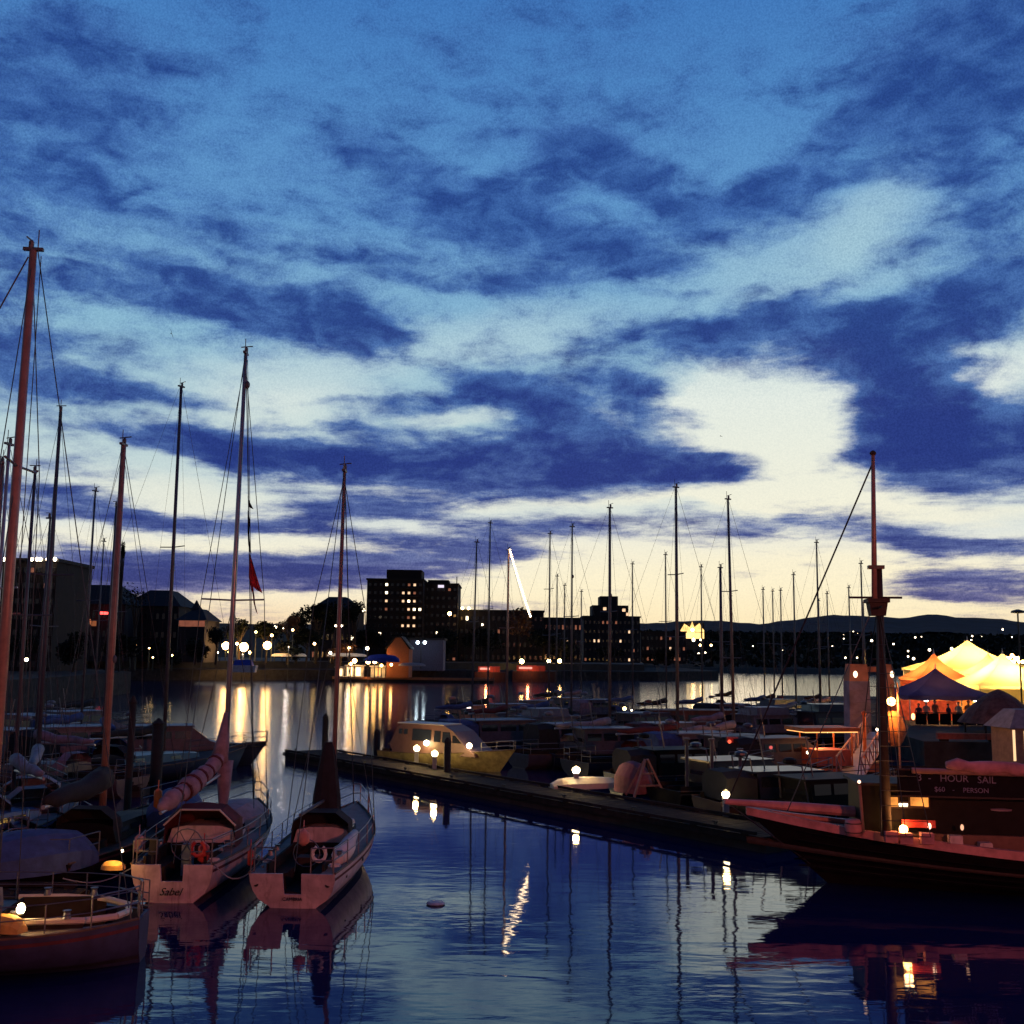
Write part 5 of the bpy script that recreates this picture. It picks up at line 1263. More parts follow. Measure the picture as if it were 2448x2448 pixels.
ORD = [a for a in 'first second third fourth fifth sixth seventh eighth ninth tenth eleventh twelfth thirteenth fourteenth fifteenth sixteenth seventeenth eighteenth nineteenth twentieth'.split()] + ['twenty-' + a for a in 'first second third fourth fifth sixth'.split()]

# ================================================================ ship point quay and marquees, right
slab('quay', [(27, 82), (25.6, 69), (120, 66), (160, 150), (36, 150)], -4, 1.5, conc)
bru = thing('bull_rail', 'long red-lit timber rail along the quay edge', 'rail', (26.5, 69.3, 1.503), math.atan2(-3, 94))
for i in range(14):
    MB().box(i * 3.0 + .02, i * 3.0 + 2.94, -.18, .18, .14, .50).build('timber_beam', mat('red_timber', (.34, .08, .05), .8, var=.3), bru)
    MB().box(i * 3.0 + .2, i * 3.0 + .7, -.15, .15, 0, .138).build('block', timber, bru)
def canopy_tent(name, lbl, cx, cy, hw, ze, zp, m_, floor=1.5, walls=None, poles=True, wallm=None, power=0, seg=6, color=(1, .62, .2), lz=None, group=None, cut=0):
    t = thing(name, lbl, 'marquee', (cx, cy, floor), 0, group)
    b = MB(); rows_ = []
    N = 9
    for i in range(N):
        f = i / (N - 1); k = (1 - f); r_ = hw * (k ** 1.0); z = ze + (zp - ze) * (.62 * f + .38 * f ** 3)
        ring = []
        for s_ in range(4):
            for q in range(seg):
                g = q / seg; c0 = [(-1, -1), (1, -1), (1, 1), (-1, 1)][s_]; c1 = [(-1, -1), (1, -1), (1, 1), (-1, 1)][(s_ + 1) % 4]
                sag = (1 - .05 * math.sin(math.pi * g) * (1 - f))
                ring.append(((c0[0] + (c1[0] - c0[0]) * g) * max(r_, .05) * sag, (c0[1] + (c1[1] - c0[1]) * g) * max(r_, .05) * sag, z - floor))
        rows_.append(ring)
    b.rings(rows_, closed=True); b.build('roof', m_, t)
    va = MB(); ring = rows_[0]; n = len(ring)
    low = [(x, y, z - .28 - .10 * abs(math.sin(i * 1.57))) for i, (x, y, z) in enumerate(ring)]
    va.rings([[(x * 1.002, y * 1.002, z) for x, y, z in ring], low], closed=True); va.build('valance', m_, t)
    pm_ = MB().tube([(0, 0, 0), (0, 0, ze - floor)], .05, 6).mesh('pole', alum)
    for sx in (-1, 1):
        for sy in (-1, 1): link('pole', pm_, t, loc=(sx * hw * .97, sy * hw * .97, 0))
    MB().lathe((0, 0, zp - floor - .05), [(.12, 0), (.06, .15), (.02, .5)], 6).build('finial', alum, t)
    if walls:
        for (sx, sy, ax) in walls:
            w_ = MB()
            if ax == 'y': w_.box(-hw * .96, hw * .96, sy * hw * .955 - .02, sy * hw * .955 + .02, 0, ze - floor - .25)
            else: w_.box(sx * hw * .955 - .02, sx * hw * .955 + .02, -hw * .93, hw * .93, 0, ze - floor - .25)
            w_.build('side_wall', wallm or m_, t)
    if power:
        lm = MB().ball((0, 0, 0), .16, 8, 6).build('ceiling_lamp', emat('tent_lamp_glow', color, 8), t); lm.location = (0, 0, (lz or ze) - floor)
        ld = bpy.data.lights.new('tent_bulb', 'POINT'); ld.energy = power; ld.color = color; ld.shadow_soft_size = .4
        lo = bpy.data.objects.new('tent_bulb', ld); COL.objects.link(lo); lo.parent = t; lo.location = (0, 0, (lz or ze) - floor - .3)
    return t
cloth_y = fabric('marquee_fabric', (.82, .74, .50), .72)
cloth_o = fabric('orange_marquee_fabric', (.70, .38, .20), .55)
cloth_b = fabric('blue_pavilion_fabric', (.11, .095, .22), .10)
def at(x, D, lbl, name, hw, ye, yp, m_, **kw):
    a = PX(x, ye, D - hw); b_ = PX(x, yp, D)
    return canopy_tent(name, lbl, b_.x, D, hw, a.z, b_.z, m_, **kw)
gm = 'peaked event marquees on the quay'
at(2232, 104, 'orange-lit marquee peak at the left of the event tents', 'marquee', 2.5, 1622, 1562, cloth_o, walls=[(0, -1, 'y'), (-1, 0, 'x')], power=1500, color=(1, .30, .08), group=gm)
at(2312, 110, 'largest marquee with the highest glowing yellow peak', 'marquee', 4.9, 1600, 1531, cloth_y, walls=[(0, -1, 'y'), (-1, 0, 'x'), (1, 0, 'x')], power=8500, color=(1, .58, .13), lz=4.6, group=gm)
at(2362, 102.7, 'yellow marquee with a low peak right of the largest one', 'marquee', 2.2, 1612, 1564, cloth_y, walls=[(0, -1, 'y')], power=2300, color=(1, .62, .17), lz=4.2, group=gm)
at(2396, 94.5, 'rightmost glowing marquee with its slope falling to the right', 'marquee', 3.6, 1640, 1562, cloth_y, walls=[(0, -1, 'y'), (1, 0, 'x')], power=4200, color=(1, .62, .16), lz=4.4, group=gm)
pv = at(2236, 90, 'blue peaked pavilion with red glowing interior in front of the marquees', 'pavilion', 3.5, 1664, 1598, cloth_b, walls=None, power=0)
pv['category'] = 'pavilion'
red_in = MB(); red_in.box(-3.0, 3.0, 2.8, 2.9, 0, 1.6); red_in.build('back_wall', mat('red_curtain', (.50, .10, .06), .85, var=.5, scale=2), pv)
for sx in (-1.9, 2.0):
    MB().ball((sx + .15, -2.4, 1.9), .20 if sx < 0 else .14, 9, 6).build('lantern', emat('pavilion_lantern_glow', (1, .86, .70), 20), pv)
ld = bpy.data.lights.new('pavilion_bulb', 'POINT'); ld.energy = 520; ld.color = (1, .42, .16); ld.shadow_soft_size = .3
lo = bpy.data.objects.new('pavilion_bulb', ld); COL.objects.link(lo); lo.parent = pv; lo.location = (0, -.6, 1.75)
# guests standing at the pavilion rail, each a small figure
def person(lbl, p, h, m_top, rz=0, group=None):
    t = thing('person', lbl, 'person', p, rz, group)
    s = h / 1.75; b = MB()
    def ring(z, rx, ry, cx=0, cy=0, n=10): return [(cx + rx * math.cos(2 * math.pi * k / n), cy + ry * math.sin(2 * math.pi * k / n), z) for k in range(n)]
    b.rings([ring(.78, .17, .12), ring(.95, .18, .13), ring(1.15, .16, .11), ring(1.35, .21, .12), ring(1.45, .17, .10), ring(1.50, .06, .06), ring(1.55, .055, .06), ring(1.60, .075, .09), ring(1.68, .085, .10), ring(1.76, .05, .06)], closed=True, caps=True)
    for sg in (-1, 1):
        b.tube([(sg * .09, 0, .85), (sg * .10, .02, .46), (sg * .11, 0, .06), (sg * .11, -.1, .03)], [.10, .07, .05, .04], 7)
        b.tube([(sg * .20, 0, 1.40), (sg * .25, -.03, 1.12), (sg * .22, -.16, .92)], [.055, .045, .035], 6)
    for i in range(len(b.v)): b.v[i] = tuple(q * s for q in b.v[i])
    b.build('body', m_top, t, smooth=True)
    MB().ball((0, -.01 * s, 1.66 * s), .105 * s, 8, 6, 1.15).build('head', skin, t, smooth=True)
    hb = MB().ball((0, .02 * s, 1.71 * s), .112 * s, 8, 6, .9); hb.build('hair', black_hull, t, smooth=True)
for i, (dxp, c) in enumerate([(-2.9, .5), (-2.2, .3), (-1.4, .4), (-.6, .2), (.3, .35), (1.2, .3), (2.0, .45), (2.8, .3)]):
    o_p = pv.location + Vector((dxp, -3.9 + .3 * (i % 3), 0))
    person('guest standing at the blue pavilion rail, %s from the left' % ['first', 'second', 'third', 'fourth', 'fifth', 'sixth', 'seventh', 'eighth'][i], o_p, 1.6 + .12 * (i % 3), [shirt, mat('pale_shirt', (.45, .33, .25), .9), mat('brown_coat', (.2, .09, .05), .9)][i % 3], R(20 * (i % 4) - 30), 'guests at the pavilion rail')
rl = thing('railing', 'low panelled railing in front of the blue pavilion', 'railing', pv.location + Vector((-3.6, -4.9, 0)))
MB().box(0, 7.6, -.04, .04, .95, 1.03).build('handrail', dark_wood, rl)
pn = MB().box(-.42, .42, -.02, .02, .1, .93).mesh('panel', sign_bl)
for k in range(8): link('panel', pn, rl, loc=(.48 + k * .94, 0, 0))
# brown round roof and canvas kiosk at the right edge
kb = thing('gazebo', 'round brown-roofed gazebo at the right edge in front of the glowing marquees', 'gazebo', (PX(2388, 1700, 78).x, 78, 1.5))
apex = PX(2385, 1648, 78).z - 1.5; eav = PX(2388, 1728, 78).z - 1.5
MB().lathe((0, 0, eav), [(2.75, 0), (2.7, .08), (2.0, (apex - eav) * .42), (1.1, (apex - eav) * .76), (.4, (apex - eav) * .94), (.06, apex - eav)], 16).build('roof', mat('brown_shingle', (.16, .065, .05), .9, var=.5, scale=2.5, bump=.03), kb)
for k in range(8):
    a = k * math.pi / 4; MB().tube([(2.4 * math.cos(a), 2.4 * math.sin(a), 0), (2.4 * math.cos(a), 2.4 * math.sin(a), eav)], .07, 6).build('post', dark_wood, kb)
ks = thing('ticket_kiosk', 'pale canvas ticket kiosk with glowing panels at the right edge', 'kiosk', (PX(2442, 1800, 62).x, 62, 0), R(8))
z1 = PX(2440, 1738, 62).z; z0 = PX(2440, 1815, 62).z; zr = PX(2440, 1695, 62).z
MB().box(-1.15, 1.3, -1.0, 1.0, .55, z1).build('wall', mat('kiosk_canvas', (.25, .18, .14), .8), ks)
MB().box(-1.45, 1.6, -1.3, 1.3, z1 + .003, zr, top=.45).build('roof', canvas_grey, ks)
MB().box(-1.12, -.98, -1.03, -1.003, z0, z1 - .1).build('lit_panel', emat('kiosk_panel_glow', (1, .62, .32), 1.3), ks)
MB().box(-.45, .9, -1.03, -1.003, z0 + .2, z1 - .15).build('lit_panel', emat('kiosk_window_glow', (1, .62, .25), 1.6, .4, 1.5), ks)
dock('floating_dock', 'dock carrying the ticket kiosk at the right edge', (19.5, 60), (60, 62.5), 3.4, .5)
# gangway gate: two tall pale towers and the ramp
gg = thing('gangway_gate', 'pale tall gangway gate towers with orange tops beside the schooner mast', 'gate', (PX(2063, 1700, 66).x, 66, 0))
gx = gg.location.x
pale = mat('pale_lilac_cladding', (.19, .15, .21), .85, var=.45, scale=1.2, bump=.02)
orange_top = mat('terracotta_cladding', (.42, .17, .10), .85, var=.4, scale=1.2)
def tower(x0, x1, ytop, ybot, topm, nm='tower'):
    a = PX(x0, ybot, 65.5); b_ = PX(x1, ytop, 65.5); x0_, x1_ = a.x - gx, b_.x - gx
    MB().box(x0_, x1_, -.6, .6, max(a.z, .2), b_.z - 1.0, top=.96).build(nm, pale if topm else orange_top, gg)
    MB().box(x0_ + .05, x1_ - .05, -.55, .55, b_.z - .997, b_.z, top=.85).build('tower_cap', orange_top, gg)
    n = 7
    for k in range(n):
        zz = max(a.z, .2) + (b_.z - 1.2 - max(a.z, .2)) * (k + .5) / n
        MB().box(x0_ + .02, x1_ - .02, -.66, -.603, zz - .04, zz + .04).build('batten', pale if topm else orange_top, gg)
tower(2034, 2078, 1588, 1850, True); tower(2112, 2136, 1588, 1740, False)
bm = MB(); a = PX(2075, 1600, 65.8); b_ = PX(2118, 1600, 65.8); bm.beam((a.x - gx, 0, a.z), (b_.x - gx, 0, b_.z), .3, .3); bm.build('crossbeam', orange_top, gg)
for x in (2045, 2133):
    q = PX(x, 1612, 64.7); g_ = MB().ball((q.x - gx, -1.3, q.z), .13, 8, 6, 1.5).build('lantern', emat('gate_lantern_glow', (1, .66, .42), 3.5), gg)
rp = thing('gangway', 'sloping truss gangway climbing from the dock to the pale gate', 'gangway', (0, 0, 0))
A0 = PX(2030, 1875, 56); A0.z = .55; B0 = PX(2105, 1752, 64); 
rp.location = A0; d_ = B0 - A0; sidev = Vector((d_.y, -d_.x, 0)).normalized() * .6
MB().beam((0, 0, 0), d_, 1.2, .08).build('deck', alum, rp)
for sgn in (-1, 1):
    tr = MB(); o1 = sidev * sgn
    tr.beam(o1, o1 + d_, .07, .07); tr.beam(o1 + Vector((0, 0, 1.05)), o1 + d_ + Vector((0, 0, 1.05)), .07, .07)
    for k in range(8):
        f0, f1 = k / 8, (k + 1) / 8
        tr.beam(o1 + d_ * f0, o1 + d_ * f0 + Vector((0, 0, 1.05)), .05, .05); tr.beam(o1 + d_ * f0 + Vector((0, 0, 1.05)), o1 + d_ * f1, .05, .05)
    tr.build('truss', mat('pink_grey_metal', (.34, .2, .2), .6), rp)
# bright amber lamp post right of the schooner mast, with a draped sail in its light
p = PX(2131, 1677, 60)
lp = thing('lamp_post', 'amber lamp post shining beside the schooner mast', 'street lamp', (p.x + .35, 60, .5))
MB().tube([(0, 0, 0), (0, 0, p.z + .5)], .06, 8).build('post', spruce, lp)
MB().tube([(0, 0, p.z + .45), (-.35, 0, p.z + .4), (-.36, 0, p.z - .25)], .03, 6).build('arm', iron, lp)
MB().ball((-.36, 0, p.z - .5), .23, 12, 8).build('globe', emat('amber_post_glow', (1, .55, .15), 18), lp)
ld = bpy.data.lights.new('post_bulb', 'POINT'); ld.energy = 420; ld.color = (1, .38, .09); ld.shadow_soft_size = .25
lo = bpy.data.objects.new('post_bulb', ld); COL.objects.link(lo); lo.parent = lp; lo.location = (-.36, -.45, p.z - .6)
dr = MB(); rr_ = []
q0 = PX(2137, 1700, 60.5)
for f, wd in ((0, .25), (.2, .5), (.45, .75), (.65, .6), (.85, .42), (1, .2)):
    c = PX(2136 + 6 * f, 1700 + 85 * f, 60.5) - q0
    rr_.append([(c.x + wd * math.cos(a) * (1 + .15 * math.sin(3 * a)), c.y + wd * .5 * math.sin(a), c.z) for a in [k * math.pi / 6 for k in range(12)]])
dr.rings(rr_, closed=True, caps=True); o = dr.build('draped_sail', mat('orange_sail', (.50, .20, .08), .85, var=.5, scale=2), None, smooth=True); o.location = q0; tag(o, 'bunched sail hanging in the light of the amber lamp post', 'sail')
for lb, x, y, D, g_ in [('small amber lantern on the quay edge below the guests', 2183, 1713, 72, lamp_mid)]:
    o = MB().ball((0, 0, 0), .12, 8, 6, 1.8).build('lantern', emat('quay_lantern_glow', (1, .45, .15), 5)); o.location = PX(x, y, D); tag(o, lb, 'lantern')
# a far street-light head at the right edge
q = PX(2433, 1466, 90); t = thing('street_lamp', 'unlit street lamp head rising above the glowing marquees at the right edge', 'street lamp', (q.x, 90, 1.5))
MB().tube([(0, 0, 0), (0, 0, q.z - 1.5)], .07, 6).build('post', iron, t); MB().lathe((0, 0, q.z - 1.52), [(.1, 0), (.55, .05), (.5, .22), (.1, .34)], 10).build('lamp_head', iron, t)
for i, (x, y, D) in enumerate([(2420, 1573, 112), (2430, 1582, 104)]):
    cluster_lamp('street_lamp', ['globe lamp cluster behind the right end of the marquees, farther one', 'globe lamp cluster behind the right end of the marquees, nearer one'][i], PX(x, y, D).z - 1.5 + .1, lamp_far, (PX(x, y, D).x, D, 1.5), r=.16)

# ================================================================ far shore buildings, lamps and trees
def building(name, label, x0, x1, ytop, D, depth, m_wall, lit=(), floors=0, cols=0, roofs='flat', z0=3.8, dimf=.0, wsize=None, seed=1, cat='building', parapet=True):
    a = PX(x0, ytop, D); b_ = PX(x1, ytop, D); H = (a.z + b_.z) / 2 - z0; Wd = b_.x - a.x
    t = thing(name, label, cat, ((a.x + b_.x) / 2, D, z0))
    body = MB().box(-Wd / 2, Wd / 2, 0, depth, 0, H).build('wall', m_wall, t)
    if roofs == 'flat':
        MB().box(-Wd / 2 - .3, Wd / 2 + .3, -.3, depth + .3, H + .003, H + .5).build('roof', roof_m, t)
    elif roofs == 'hip':
        MB().box(-Wd / 2 - .6, Wd / 2 + .6, -.6, depth + .6, H + .003, H + min(Wd, 14) * .32, top=.35).build('roof', roof_m, t)
    elif roofs == 'gable':
        r_ = MB(); hh = Wd * .32
        r_.prism([(-Wd / 2 - .5, H + .003), (Wd / 2 + .5, H + .003), (0, H + hh)], depth + .8, 'y', -.4); r_.build('roof', roof_m, t)
    rnd = random.Random(seed)
    if floors:
        ww = wsize or (Wd / cols * .42, H / floors * .30)
        fr_me = MB().box(-ww[0] / 2 - .12, ww[0] / 2 + .12, -.06, -.005, -ww[1] / 2 - .12, ww[1] / 2 + .12)
        fr_me = fr_me.mesh('window', wall_mid)
        off = MB().box(-ww[0] / 2, ww[0] / 2, -.10, -.063, -ww[1] / 2, ww[1] / 2).mesh('pane', win_off)
        dim = MB().box(-ww[0] / 2, ww[0] / 2, -.10, -.063, -ww[1] / 2, ww[1] / 2).mesh('pane', win_dim)
        on = MB().box(-ww[0] / 2, ww[0] / 2, -.10, -.063, -ww[1] / 2, ww[1] / 2).mesh('pane', win_lit)
        hot = MB().box(-ww[0] / 2, ww[0] / 2, -.10, -.063, -ww[1] / 2, ww[1] / 2).mesh('pane', win_bright)
        for i in range(floors):
            for j in range(cols):
                loc = (-Wd / 2 + Wd * (j + .5) / cols, 0, H - H * (i + .55) / floors)
                w_ = link('window', fr_me, t, loc=loc)
                k = dict(lit).get((i, j))
                me = {None: off, 0: dim, 1: on, 2: hot}[k]
                if k is None and rnd.random() < dimf: me = dim
                link('pane', me, w_)
    return t, Wd, H
# hotel tower
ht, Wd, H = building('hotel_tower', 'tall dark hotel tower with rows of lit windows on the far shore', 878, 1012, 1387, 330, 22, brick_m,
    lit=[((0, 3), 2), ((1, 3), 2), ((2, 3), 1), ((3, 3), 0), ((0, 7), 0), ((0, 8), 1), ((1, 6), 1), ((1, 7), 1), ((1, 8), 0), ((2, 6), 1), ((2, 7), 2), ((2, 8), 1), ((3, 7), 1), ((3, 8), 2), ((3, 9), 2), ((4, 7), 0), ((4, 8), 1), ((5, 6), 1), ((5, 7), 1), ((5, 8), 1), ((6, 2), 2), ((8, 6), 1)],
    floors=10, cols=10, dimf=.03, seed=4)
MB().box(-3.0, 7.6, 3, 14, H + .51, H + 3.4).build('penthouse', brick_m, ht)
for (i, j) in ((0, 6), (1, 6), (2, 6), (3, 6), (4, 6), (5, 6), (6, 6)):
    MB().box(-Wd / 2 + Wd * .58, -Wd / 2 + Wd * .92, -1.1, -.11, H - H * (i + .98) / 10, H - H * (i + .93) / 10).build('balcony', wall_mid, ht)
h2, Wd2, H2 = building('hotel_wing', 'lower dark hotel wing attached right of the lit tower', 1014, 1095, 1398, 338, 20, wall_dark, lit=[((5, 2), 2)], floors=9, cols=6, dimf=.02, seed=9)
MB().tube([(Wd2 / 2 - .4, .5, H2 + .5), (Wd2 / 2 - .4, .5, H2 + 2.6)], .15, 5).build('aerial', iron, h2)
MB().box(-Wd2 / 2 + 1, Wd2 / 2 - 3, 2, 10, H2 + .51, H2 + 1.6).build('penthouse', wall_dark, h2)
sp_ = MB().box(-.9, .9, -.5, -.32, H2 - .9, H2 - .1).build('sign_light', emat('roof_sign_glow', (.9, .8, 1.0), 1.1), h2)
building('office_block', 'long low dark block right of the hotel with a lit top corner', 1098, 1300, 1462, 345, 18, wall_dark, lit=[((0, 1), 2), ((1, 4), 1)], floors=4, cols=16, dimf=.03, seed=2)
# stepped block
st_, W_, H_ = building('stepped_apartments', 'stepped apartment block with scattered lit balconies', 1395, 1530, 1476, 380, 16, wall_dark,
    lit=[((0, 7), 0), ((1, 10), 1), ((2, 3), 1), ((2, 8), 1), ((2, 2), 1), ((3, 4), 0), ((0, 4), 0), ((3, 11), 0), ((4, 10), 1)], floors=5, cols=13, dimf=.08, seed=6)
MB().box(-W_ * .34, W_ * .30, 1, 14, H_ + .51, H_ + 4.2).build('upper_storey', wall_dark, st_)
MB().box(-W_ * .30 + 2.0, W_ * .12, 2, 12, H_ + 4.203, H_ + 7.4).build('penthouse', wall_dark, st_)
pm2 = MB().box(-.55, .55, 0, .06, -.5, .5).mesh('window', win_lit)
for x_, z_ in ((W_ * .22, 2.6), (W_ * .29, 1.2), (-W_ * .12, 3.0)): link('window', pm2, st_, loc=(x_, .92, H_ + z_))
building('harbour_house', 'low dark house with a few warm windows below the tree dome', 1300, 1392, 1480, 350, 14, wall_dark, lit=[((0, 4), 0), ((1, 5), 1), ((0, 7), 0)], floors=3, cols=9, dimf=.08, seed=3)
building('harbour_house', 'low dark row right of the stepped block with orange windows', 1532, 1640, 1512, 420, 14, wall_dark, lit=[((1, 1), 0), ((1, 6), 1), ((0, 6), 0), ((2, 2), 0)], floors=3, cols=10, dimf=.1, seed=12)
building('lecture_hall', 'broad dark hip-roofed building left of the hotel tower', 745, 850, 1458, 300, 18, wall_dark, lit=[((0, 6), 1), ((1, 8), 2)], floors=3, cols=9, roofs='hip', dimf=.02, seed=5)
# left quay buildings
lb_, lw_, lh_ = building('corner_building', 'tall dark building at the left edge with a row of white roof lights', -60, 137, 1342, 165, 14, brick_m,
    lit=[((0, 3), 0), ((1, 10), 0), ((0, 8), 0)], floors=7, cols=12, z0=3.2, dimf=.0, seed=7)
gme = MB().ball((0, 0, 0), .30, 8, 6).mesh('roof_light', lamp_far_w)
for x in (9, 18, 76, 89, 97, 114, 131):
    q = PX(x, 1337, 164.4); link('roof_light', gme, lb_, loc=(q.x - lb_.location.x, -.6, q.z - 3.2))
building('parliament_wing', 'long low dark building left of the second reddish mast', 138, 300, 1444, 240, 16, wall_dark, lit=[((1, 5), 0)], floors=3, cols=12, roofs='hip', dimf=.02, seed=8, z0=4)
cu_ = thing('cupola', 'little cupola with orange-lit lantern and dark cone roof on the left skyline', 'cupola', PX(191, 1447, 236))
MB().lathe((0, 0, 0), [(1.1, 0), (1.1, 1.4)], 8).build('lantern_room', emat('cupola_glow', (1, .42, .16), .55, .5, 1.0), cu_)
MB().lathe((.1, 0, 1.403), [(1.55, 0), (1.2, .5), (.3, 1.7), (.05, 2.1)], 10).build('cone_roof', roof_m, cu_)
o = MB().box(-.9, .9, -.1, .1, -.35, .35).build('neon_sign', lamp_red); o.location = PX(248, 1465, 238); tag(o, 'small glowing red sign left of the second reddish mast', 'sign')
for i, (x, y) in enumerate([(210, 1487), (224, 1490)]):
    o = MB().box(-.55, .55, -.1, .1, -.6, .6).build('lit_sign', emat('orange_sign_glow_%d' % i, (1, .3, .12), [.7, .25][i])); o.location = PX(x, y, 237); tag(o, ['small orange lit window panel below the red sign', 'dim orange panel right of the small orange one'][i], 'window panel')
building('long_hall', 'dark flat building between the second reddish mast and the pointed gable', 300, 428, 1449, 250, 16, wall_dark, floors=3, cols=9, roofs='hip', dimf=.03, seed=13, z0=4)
gb, gw, gh = building('gabled_pavilion', 'pointed-roof house with a pink self-glowing strip under its gable', 428, 490, 1483, 240, 12, wall_dark, z0=4, roofs='none')
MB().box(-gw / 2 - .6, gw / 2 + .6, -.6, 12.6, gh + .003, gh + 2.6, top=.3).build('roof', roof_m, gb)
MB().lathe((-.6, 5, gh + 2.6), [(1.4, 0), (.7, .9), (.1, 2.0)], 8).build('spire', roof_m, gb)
MB().box(-gw / 2, gw / 2, -.05, -.003, gh - 1.35, gh - .05).build('glowing_fascia', emat('fascia_glow', (.5, .16, .10), .5, .3, 1.0), gb)  # wall band glows by itself in place of lamplight falling on it

def leaf_mesh(name, seed, rx, ry, rz_, n, leaf, m_, lobes=7):
    rnd = random.Random(seed); lob = []
    for k in range(lobes):
        a = rnd.uniform(0, 6.28); lob.append((math.cos(a) * rx * rnd.uniform(.2, .62), math.sin(a) * ry * rnd.uniform(.2, .62), rz_ * rnd.uniform(-.35, .6), rnd.uniform(.38, .62)))
    v = []; f = []
    for i in range(n):
        lx, ly, lz, lr = rnd.choice(lob)
        th, ph = rnd.uniform(0, 6.28), math.acos(rnd.uniform(-1, 1)); rr = lr * (rnd.random() ** .4)
        c = Vector((lx + rx * rr * math.sin(ph) * math.cos(th), ly + ry * rr * math.sin(ph) * math.sin(th), lz + rz_ * rr * math.cos(ph)))
        s_ = leaf * rnd.uniform(.6, 1.4)
        a = Vector((rnd.uniform(-1, 1), rnd.uniform(-1, 1), rnd.uniform(-1, 1))).normalized() * s_; b_ = a.cross(Vector((rnd.uniform(-1, 1), rnd.uniform(-1, 1), rnd.uniform(-1, 1)))).normalized() * s_ * .7
        k = len(v); v += [c - a, c + b_, c + a, c - b_]; f.append((k, k + 1, k + 2, k + 3))
    me = bpy.data.meshes.new(name); me.from_pydata([tuple(q) for q in v], [], f); me.update(); me.materials.append(m_); return me
crowns = [leaf_mesh('crown', 21 + k, 1, 1, .85, 1500, .075, leaf_d, 8) for k in range(3)]
crown_lit = leaf_mesh('crown', 31, 1, 1, .8, 1500, .07, leaf_lit, 8)
crown_c = leaf_mesh('crown', 41, .45, .45, 1.3, 1100, .08, leaf_d, 6)
crown_thin = leaf_mesh('crown', 51, 1, 1, .95, 420, .06, leaf_d, 9)
def tree(label, x, ytop, D, wpx, z0=4.0, crown=None, group='dark trees on the far shore', hk=.85, k=0):
    top = PX(x, ytop, D); rad = wpx / 2 / F * D; H = top.z - z0
    t = thing('tree', label, 'tree', (top.x, D, z0), 0, group)
    cz = min(rad * hk, H * .48)
    tr = MB(); tr.tube([(0, 0, -.3), (.1, 0, H * .35), (0, .1, H - cz)], [max(.25, H * .03), max(.2, H * .022), .1], 7)
    for a in range(5):
        an = a * 1.26 + k; tr.tube([(.05, 0, H * .4 + a * .2), (math.cos(an) * rad * .35, math.sin(an) * rad * .35, H - cz * 1.1), (math.cos(an) * rad * .6, math.sin(an) * rad * .6, H - cz * .7)], [.16, .1, .04], 5)
    tr.build('trunk', bark, t)
    link('crown', crown or crowns[k % 3], t, loc=(0, 0, H - cz * 1.05), scale=(rad, rad, cz * 1.15), rot=(0, 0, k * 1.1))
    return t
LATE = []
tl = [
 (328, 1398, 210, 74, 'round thin-branched tree on the skyline right of the second reddish mast', crown_thin),
 (294, 1304, 205, 30, 'tall narrow cypress hugging the second reddish mast', crown_c),
 (520, 1492, 232, 60, 'small round tree right of the pointed gable', None), (575, 1478, 250, 70, 'dark tree behind the upper shore lamps, leftmost bulge', None),
 (640, 1484, 255, 80, 'dark tree between the upper shore lamps', None), (690, 1470, 262, 60, 'reddish-edged tree rising towards the hip roof', crown_lit),
 (712, 1462, 270, 54, 'narrow tree at the left foot of the broad dark dome', None), (760, 1440, 268, 90, 'left part of the broad dark dome of trees', None),
 (800, 1427, 272, 110, 'middle and highest of the broad dark dome of trees', None), (850, 1436, 276, 70, 'right part of the dark dome touching the hotel tower', None),
 (735, 1500, 258, 80, 'dark tree in front of the dome left side', None), (815, 1535, 255, 86, 'small orange-lit tree behind the fishing dock lights', crown_lit),
 (690, 1530, 250, 90, 'low dark tree left of the orange-lit tree', None), (880, 1500, 300, 90, 'dark tree at the foot of the hotel tower', None),
 (960, 1505, 300, 110, 'wide dark tree below the hotel windows', None), (1060, 1500, 305, 110, 'wide dark tree below the hotel wing', None),
 (1150, 1500, 320, 110, 'dark tree right of the hotel wing', None), (1240, 1450, 330, 96, 'reddish-brown broad tree dome on the skyline behind the lit mast', crown_lit),
 (1340, 1512, 330, 100, 'dark tree left of the stepped block', None), (1300, 1500, 335, 80, 'dark tree below the reddish tree dome', None),
 (60, 1500, 150, 90, 'dark tree in front of the corner building', None), (180, 1510, 160, 100, 'dark shore tree under the cupola', None),
 (290, 1515, 170, 100, 'dark shore tree right of the cupola', None), (390, 1520, 190, 100, 'dark shore tree below the long hall', None), (470, 1525, 225, 80, 'dark shore tree below the pointed gable', None),
 (1460, 1545, 350, 90, 'dark tree at the foot of the stepped block', None), (1580, 1545, 420, 90, 'dark tree right of the stepped block', None)]
for xx, yy, rr3, gg, lb3 in [(548, 1560, .3, 'm', 'small amber lamp below the leftmost large lamp'), (598, 1561, .34, 'm', 'small amber lamp right below the brightest lamp'), (520, 1561, .25, 'm', 'dim amber lamp at the left end of the low row'), (612, 1512, .25, 'm', 'dim amber lamp between the two lamp rows, left one'), (650, 1520, .3, 'm', 'dim amber lamp between the two lamp rows, right one'),
    (700, 1507, .26, 'm', 'dim amber lamp under the reddish-edged tree'), (752, 1540, .3, 'm', 'amber lamp at the left foot of the orange-lit tree'), (790, 1562, .34, 'w', 'pale lamp under the orange-lit tree'), (835, 1550, .3, 'm', 'amber lamp at the right foot of the orange-lit tree')]:
    LATE.append((xx, yy, rr3, gg, lb3))
